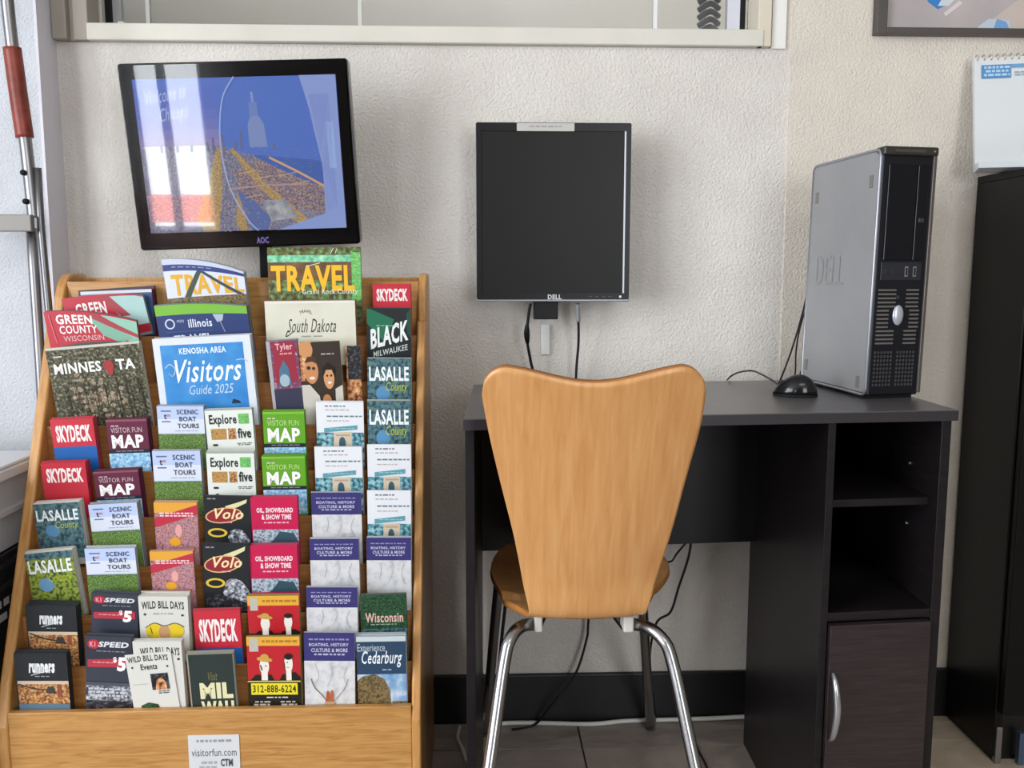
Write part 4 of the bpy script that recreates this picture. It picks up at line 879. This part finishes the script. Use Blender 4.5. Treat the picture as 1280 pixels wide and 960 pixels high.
# cables behind the computer
for i, (pp, r_, lb) in enumerate((([(1011, 352, 1.672), (1006, 380, 1.675), (992, 430, 1.69), (977, 471, 1.70)], .0018, 'thin black cable behind the computer, left of the pair'),
                              ([(1012, 372, 1.672), (1000, 410, 1.68), (995, 440, 1.69), (993, 472, 1.70)], .0015, 'very thin black cable behind the computer, between two thicker ones'),
                              ([(1011, 400, 1.672), (1010, 430, 1.68), (1007, 450, 1.69), (1000, 470, 1.70)], .0026, 'thicker black cable behind the computer, nearest its side'))):
    pts = [aty(x, y, Y) for x, y, Y in pp]; pts.append(Vector((pts[-1].x-.01, 1.725, .70)))
    tag(T('computer_cable', pts, r_, RUB), lb, 'cable')
# ================================================================== MOUSE
mp_ = atz(999, 497, TZ)
ms = empty('computer_mouse', (mp_.x, mp_.y+.02, TZ+.0012), math.radians(62), 'black computer mouse with a cord, on the desk beside the computer', 'mouse')
bm = bmesh.new(); bmesh.ops.create_uvsphere(bm, u_segments=28, v_segments=16, radius=1)
for v in bm.verts:
    x, y, z = v.co
    wv = .022*(1-.12*y*y)
    v.co = Vector((x*wv, y*.036, max(-.0, z)*.033*(1-.25*y-.12*y*y)+.002))
MSG = mat('#17181b', .16, .2)
obj('shell', bm, MSG, ms, smooth=True)
bm = bmesh.new(); prism(bm, [(math.cos(a)*.0225, math.sin(a)*.0365) for a in [2*math.pi*k/28 for k in range(28)]], 'z', 0, .003); obj('base', bm, BLKM, ms)
T('scroll_wheel', [(-.0025, .022, .0195), (.0025, .022, .0195)], .006, mat('#303236', .4), ms, smooth=False, seg=14)
T('button_gap', [(0, .034, .0085), (0, .025, .0175), (0, .016, .0232), (0, .008, .0265)], .0005, mat('#050505', .8), ms, seg=6)
wp = [atz(975, 484, TZ+.006), atz(968, 480, TZ+.008)+Vector((0, 0, .004)), aty(952, 468, 1.60), aty(940, 463.5, 1.64), aty(925, 465, 1.655), aty(914, 470, 1.66), aty(909, 475, 1.70)]
cord = T('cord', [tuple(Vector(v)) for v in wp], .0017, mat('#2c2d30', .45))
cord.parent = ms; cord.matrix_parent_inverse = (Matrix.Translation(ms.location) @ Matrix.Rotation(math.radians(62), 4, 'Z')).inverted()
# ================================================================== CHAIR
ch = empty('dining_chair', (.14, 1.30, 0), 0, 'moulded beech plywood chair with chrome legs, drawn up to the desk', 'chair')
CV = Vector(ch.location)
# centre line of the shell: front lip of seat -> bend -> top of the back
BK = [(734.5, 769, 1.205, 153), (737.5, 730, 1.188, 173), (741.5, 673, 1.163, 203), (742.5, 600, 1.135, 241), (744, 540, 1.112, 271), (744, 490, 1.092, 287), (744, 460, 1.080, 288)]
SEATS = [((.178, 1.585, .430), .095), ((.174, 1.54, .447), .125), ((.168, 1.46, .452), .143), ((.162, 1.38, .452), .146), ((.150, 1.30, .450), .122), ((.140, 1.24, .456), .095)]
CLP = [a for a, b_ in SEATS]+[tuple(aty(a, b_, c)) for a, b_, c, d in BK]
CLW = [b_ for a, b_ in SEATS]+[d/2*c/F_PX*1.0 for a, b_, c, d in BK]
cl = smoothpath(CLP, 8)
wl = [v.x for v in smoothpath([(w_, 0, 0) for w_ in CLW], 8)]
Ls = [0]
for a, b in zip(cl, cl[1:]): Ls.append(Ls[-1]+(b-a).length)
def at_s(t):
    s = t*Ls[-1]
    for i in range(len(cl)-1):
        if s <= Ls[i+1]+1e-9:
            k = (s-Ls[i])/(Ls[i+1]-Ls[i]); return cl[i].lerp(cl[i+1], k), (cl[i+1]-cl[i]).normalized(), wl[i]+(wl[i+1]-wl[i])*k
    return cl[-1], (cl[-1]-cl[-2]).normalized(), wl[-1]
NU, NV = 48, 80
bm = bmesh.new(); g = []
for j in range(NV+1):
    row = []
    for i in range(NU+1):
        u = math.sin((-1+2*i/NU)*math.pi/2)*.35+(-1+2*i/NU)*.65
        # ear-shaped top: middle dips, corners rounded
        top = 1.0-.024*(.5+.5*math.cos(math.pi*min(1, abs(u)/.85)))
        au = abs(u)
        if au > .76: top -= .052*(1-math.sqrt(max(0, 1-((au-.76)/.24)**2)))
        top -= .012*max(0, 1-au/.75)**1 * 0
        # rounded front lip
        bot = .0+.055*(1-math.sqrt(max(0, 1-au**2.4)))
        t = bot+(top-bot)*j/NV
        c, tan, h_ = at_s(max(0, min(1, t)))
        nrm = Vector((1, 0, 0)).cross(tan).normalized()
        dish = .010*(u*u) if t < .4 else (.012*u*u*min(1, (t-.4)/.2))
        sgn = 1 if t < .4 else 1
        pos = c+Vector((1, 0, 0))*u*h_+nrm*(-dish)
        row.append(bm.verts.new(pos-CV))
    g.append(row)
for j in range(NV):
    for i in range(NU): bm.faces.new((g[j][i], g[j][i+1], g[j+1][i+1], g[j+1][i]))
sh = obj('seat_shell', bm, [BEECH, BEECH_E], ch, smooth=True)
so = sh.modifiers.new('thickness', 'SOLIDIFY'); so.thickness = .009; so.offset = 0; so.material_offset_rim = 1
def leg(pts): return T('leg', [Vector(p)-CV for p in pts], .0092, CHROME, ch, n=10, seg=16)
def ext(a, b, z):
    a, b = Vector(a), Vector(b); k = (z-b.z)/(b.z-a.z); return b+(b-a)*k
for pl in ([(672, 780, 1.27), (652, 783, 1.225), (638, 799, 1.20), (630, 830, 1.187), (613, 950, 1.145)],
           [(780, 780, 1.27), (806, 783, 1.225), (828, 799, 1.20), (841, 830, 1.187), (867, 950, 1.145)]):
    P3 = [aty(*p) for p in pl]
    P3.append(ext(P3[-2], P3[-1], .004)); leg(P3)
    bm = bmesh.new()
ff = atz(813, 909, .004); f2 = Vector((ff.x-.345, ff.y-.01, .004))
leg([(.215, 1.36, .437), (.255, 1.44, .436), (.278, 1.475, .415), (.288, 1.50, .36), tuple(ff)])
leg([(.095, 1.36, .437), (.055, 1.44, .436), (.035, 1.475, .415), (.028, 1.50, .36), tuple(f2)])
T('under_frame', [Vector((.215, 1.36, .437))-CV, Vector((.20, 1.31, .436))-CV, aty(780, 780, 1.27)-CV], .0085, CHROME, ch)
T('under_frame', [Vector((.095, 1.36, .437))-CV, Vector((.10, 1.31, .436))-CV, aty(672, 780, 1.27)-CV], .0085, CHROME, ch)
for x0, x1, y0 in ((668, 678, 1.232), (779, 792, 1.232)):
    a, b = aty(x0, 776, y0), aty(x1, 776, y0)
    B('plastic_clip', a.x-CV.x, b.x-CV.x, y0-.004-CV.y, y0+.03-CV.y, aty(x0, 790, y0).z, aty(x0, 770, y0).z, mat('#c9c6c0', .6), ch, .003)
for P in (ff, f2):
    T('foot_cap', [Vector((P.x, P.y, .0))-CV, Vector((P.x-(.0), P.y-.008, .03))-CV], .0100, mat('#5c5a58', .5), ch, smooth=False)
# ================================================================== BLACK CABINET + calendar
cx0 = .992
cab = empty('tall_cabinet', (cx0, 1.575, 0), math.radians(-1), 'tall matt black cabinet at the right edge beside the desk', 'cabinet')
ztop = aty(1222, 221, 1.755).z-.014
B('side_panel', 0, .016, .0, .185, .012, ztop, BLACK_C, cab, .0015)
B('side_panel', .46, .476, .0, .185, .012, ztop, BLACK_C, cab, .0015)
B('plinth', .006, .47, .012, .180, 0, .10, mat('#060606', .35), cab)
B('top_board', .0, .476, -.004, .185, ztop, ztop+.014, BLACK_C, cab, .0015)
B('back_board', .016, .46, .176, .182, .1, ztop, BLACK_C, cab)
B('cabinet_door', .004, .472, -.018, -.002, .105, ztop-.004, nmat('cab_door', ['#080808', '#0d0c0c'], 6, (2, 2, 30), rough=.4, spec=.2), cab, .002)
B('levelling_foot', .003, .014, -.006, .006, .0, .075, STEEL, cab, .001)
B('levelling_foot', .045, .056, -.012, .0, .0, .065, mat('#5a6a84', .3, .6), cab, .001)
cb, ct = aty(1217, 214, 1.70), aty(1229, 76, 1.745)
cal = empty('desk_calendar', (cb.x, 1.70, ztop+.015), 0, 'white spiral-bound calendar leaning on the wall on top of the black cabinet', 'calendar')
CHh = ct.z-(ztop+.014); CWd = .20
up = Vector(((ct.x-cb.x)*.3, .045, CHh)).normalized(); rt = Vector((1, -.22, .012)); rt = (rt-up*rt.dot(up)).normalized(); nb = -up.cross(rt)
if nb.y < 0: nb = -nb
M = Matrix((rt, nb, up)).transposed().to_4x4(); M.translation = cal.location; cal.matrix_world = M
HH = CHh/up.z
WP = mat('#d2d5d7', .6)
for k in range(5): B('page', 0, CWd, -.0018*k-.0017, -.0018*k, .001*k, HH, WP, cal)
B('backing_card', 0, CWd, 0, .002, 0, HH, mat('#c4c6c8', .6), cal)
bm = bmesh.new(); prism(bm, [(0, 0), (-.03, 0), (-.028, .012), (0, .016)], 'x', 0, CWd); obj('base_fold', bm, mat('#d4dae0', .6), cal, bevel=.001)
for k in range(16):
    x = .006+k*.0122
    bm = bmesh.new(); tube(bm, [(x, -.010+.008*0, HH-.006), (x, -.013, HH+.002), (x, -.004, HH+.0075), (x, .004, HH+.002), (x, .003, HH-.006)], .0009, seg=6, n=3); obj('spiral_ring', bm, mat('#c2bca8', .3, .6), cal, smooth=True)
p = Print(.085, .030); p.rect(0, .05, .62, .95, '#4f86b8').greek(.05, .15, .6, .9, 3, '#a9cbe4', fill=.6, seed=4).rect(.62, .05, .95, .3, '#6a9ac4').greek(.66, .55, 1, .9, 2, '#8aa4b4', seed=5)
p.build('header_print', cal, (.055, -.0098, HH-.014), rot=None)
# ================================================================== framed picture
fz = aty(1092, 46, YW).z; fx = aty(1090, 20, YW).x
pf = empty('framed_picture', (fx, YW-.004, fz), 0, 'dark-framed picture of blurred blue shapes, cut off by the top edge', 'picture')
FM = mat('#4f4946', .4, .2); fwid, fhei, ft = .56, .42, .014
B('frame', 0, ft*1.4, -.022, 0, 0, fhei, FM, pf, .001); B('frame', fwid-ft, fwid, -.022, 0, 0, fhei, FM, pf, .001)
B('frame', ft*1.4, fwid-ft, -.022, 0, 0, ft*.85, FM, pf, .001); B('frame', ft*1.4, fwid-ft, -.022, 0, fhei-ft, fhei, FM, pf, .001)
B('backing', ft, fwid-ft, -.008, -.002, ft*.8, fhei-ft, mat('#a69c9c', .6), pf)
PWd, PHh = fwid-2.4*ft, fhei-1.9*ft
p = Print(PWd, PHh)
def V(px, py):
    q_ = aty(px, py, YW-.013); return ((q_.x-fx-1.4*ft)/PWd, 1-(q_.z-fz-ft*.85)/PHh)
p.rect(0, 0, 1, 1, nmat('pic_ground', ['#a49c9c', '#b0a7a7', '#bbb2ae'], 6, rough=.4))
p.poly([V(1220, 40), V(1300, -20), V(1330, 40)], '#c2b4ac').poly([V(1222, 34), V(1236, 24), V(1262, 26), V(1262, 39), V(1225, 39)], '#b9c6d0')
p.poly([V(1242, 36), V(1246, 24), V(1258, 28), V(1262, 38)], '#6f9ccc').poly([V(1155, -8), V(1160, 3), V(1172, 12), V(1181, 8), V(1180, -8)], '#2f7abf').poly([V(1172, 8), V(1180, -6), V(1200, -8), V(1186, 8)], '#c9cfd6').line([V(1182, 18), V(1200, 4)], .008, '#d4c9ca')
p.build('picture_print', pf, (ft*1.4+PWd/2, -.0085, fhei-ft))
# ================================================================== hand truck rails, bin and crate at the left
yr = 1.625
ht = empty('hand_truck', (-.84, yr, 0), 0, 'folded steel hand truck with red-brown grip leaning at the left wall', 'hand truck')
HV = Vector(ht.location)
def rel(l): return [Vector(x)-HV for x in l]
T('handle_tube', rel([aty(4, -60, yr), aty(9, 0, yr), aty(16, 62, yr), aty(31, 170, yr), aty(40, 250, yr), aty(42, 272, yr)]), .0105, STEEL, ht)
T('grip', rel([aty(15, 60, yr), aty(23, 118, yr), aty(31, 172, yr)]), .0150, nmat('red_brown_grip', ['#6a2a22', '#86392d', '#924436'], 30, rough=.4), ht)
T('side_rail', rel([aty(47, 210, yr), aty(51, 280, yr), aty(57, 345, yr), aty(64, 420, yr), (-.775, yr-.01, .5), (-.775, yr-.02, .01)]), .0065, mat('#7a7a7c', .35, .9), ht, smooth=False)
a, b = aty(-60, 268, yr), aty(46, 272, yr)
B('cross_bar', a.x-HV.x, b.x-HV.x, -.022, -.008, aty(20, 290, yr).z, aty(20, 269, yr).z, mat('#85817b', .5, .2), ht, .002)
for px, py in ((30, 216), (33, 252)):
    c = aty(px, py, yr-.010); T('bolt', [c-HV, c-HV+Vector((0, -.005, 0))], .005, BLKM, ht, smooth=False, seg=10)
T('lower_rail', rel([aty(39, 285, yr), aty(43, 345, yr), aty(50, 450, yr), (-.80, yr-.015, .012)]), .009, STEEL, ht, smooth=False)
# bin on crate, only their right flanks show
bx1 = XLo-.022
zc = atx(8, 690, bx1-.004).z
crate = empty('storage_crate', (bx1-.17, 1.435, 0), 0, 'black plastic crate with white lettering, under the clear bin', 'crate')
bm = bmesh.new(); w2, l2 = .17, .150; h1 = zc
CK = mat('#1c1b1d', .5)
for x0, x1, y0, y1 in ((-w2, -w2+.008, -l2, l2), (w2-.008, w2, -l2, l2), (-w2, w2, -l2, -l2+.008), (-w2, w2, l2-.008, l2)):
    box(bm, x0, x1, y0, y1, 0, h1)
box(bm, -w2, w2, -l2, l2, 0, .008); obj('body', bm, CK, crate, bevel=.002)
bm = bmesh.new()
for z in (h1-.02, h1-.055, h1-.2): box(bm, w2, w2+.004, -l2, l2, z, z+.008)
obj('rib', bm, mat('#2a292b', .45), crate)
p = Print(.26, .05); p.greek(0, .05, 1, .95, 2, '#b9b9b9', seed=14); p.bm.verts.ensure_lookup_table()
p.build('lettering', crate, (w2+.0005, .0, h1-.068), rot=(0, 0, R90))
zb0 = zc; zb1 = atx(25, 580, bx1).z
bn = empty('storage_bin', (bx1-.17, 1.435, zb0), 0, 'translucent white plastic bin standing left of the brochure rack', 'bin')
hb_ = zb1-zb0
bm = bmesh.new(); PL = nmat('milky_plastic', ['#b4b6ba', '#c3c5c8'], 6, rough=.3)
pr_ = []
for x0, x1, y0, y1 in ((-w2+.01, -w2+.014, -l2+.01, l2-.01), (w2-.014, w2-.010, -l2+.01, l2-.01), (-w2+.01, w2-.01, -l2+.01, -l2+.014), (-w2+.01, w2-.01, l2-.014, l2-.01)):
    box(bm, x0, x1, y0, y1, 0, hb_-.01)
box(bm, -w2+.01, w2-.01, -l2+.01, l2-.01, 0, .004); obj('body', bm, PL, bn, bevel=.002)
bm = bmesh.new(); box(bm, -w2, w2, -l2, l2, hb_-.018, hb_); box(bm, -w2+.004, w2-.004, -l2+.004, l2-.004, hb_, hb_+.006); obj('lid', bm, mat('#d4d9e0', .35), bn, bevel=.003)
bm = bmesh.new(); box(bm, w2-.010, w2+.002, -l2+.01, l2-.01, hb_*.45, hb_*.52); obj('rib', bm, PL, bn, bevel=.001)
# ================================================================== floor cables
def fz_(pts): return [atz(x, y, z) for x, y, z in pts]
tag(T('power_cable', [Vector((v.x, min(v.y, 1.752), v.z)) for v in fz_([(935, 894, .010), (880, 897, .007), (820, 899, .006), (780, 901, .005), (740, 905, .005), (690, 904, .005), (660, 901, .005), (630, 902, .005), (606, 908, .005)])], .0046, WHC), 'white cable lying along the foot of the wall under the desk', 'cable')
tag(T('white_cord', [aty(600, 885, 1.70), aty(596, 905, 1.69), aty(591, 922, 1.66), atz(588, 932, .006)], .0042, WHC), 'short thick white cord behind the left chair leg', 'cable')
tag(T('white_cord', [atz(575, 908, .006), atz(572, 922, .005), atz(578, 936, .005), atz(583, 952, .005)], .0036, WHC), 'white cord looping on the floor beside the desk leg', 'cable')
tag(T('lead', [(aty(865, 680, 1.66).x, 1.66, .48), aty(862, 690, 1.66), aty(848, 735, 1.68), aty(838, 765, 1.69), aty(820, 780, 1.70), aty(812, 830, 1.73), atz(820, 896, .02)], .0024, RUB), 'black lead drooping from the desk at the right of the chair', 'cable')
tag(T('lead', [aty(858, 678, 1.655), aty(846, 692, 1.66), aty(838, 702, 1.70), aty(820, 700, 1.67)], .0020, RUB), 'short black lead just under the desk panel', 'cable')
tag(T('lead', [aty(634, 690, 1.66), aty(632, 750, 1.68), aty(628, 790, 1.69), aty(622, 850, 1.72), atz(618, 902, .01)], .0034, RUB), 'thick black lead hanging behind the left chair leg', 'cable')
tag(T('lead', [atz(868, 925, .003), atz(874, 940, .003), atz(883, 958, .003), atz(890, 985, .003)], .0022, RUB), 'black lead on the floor by the right chair leg', 'cable')
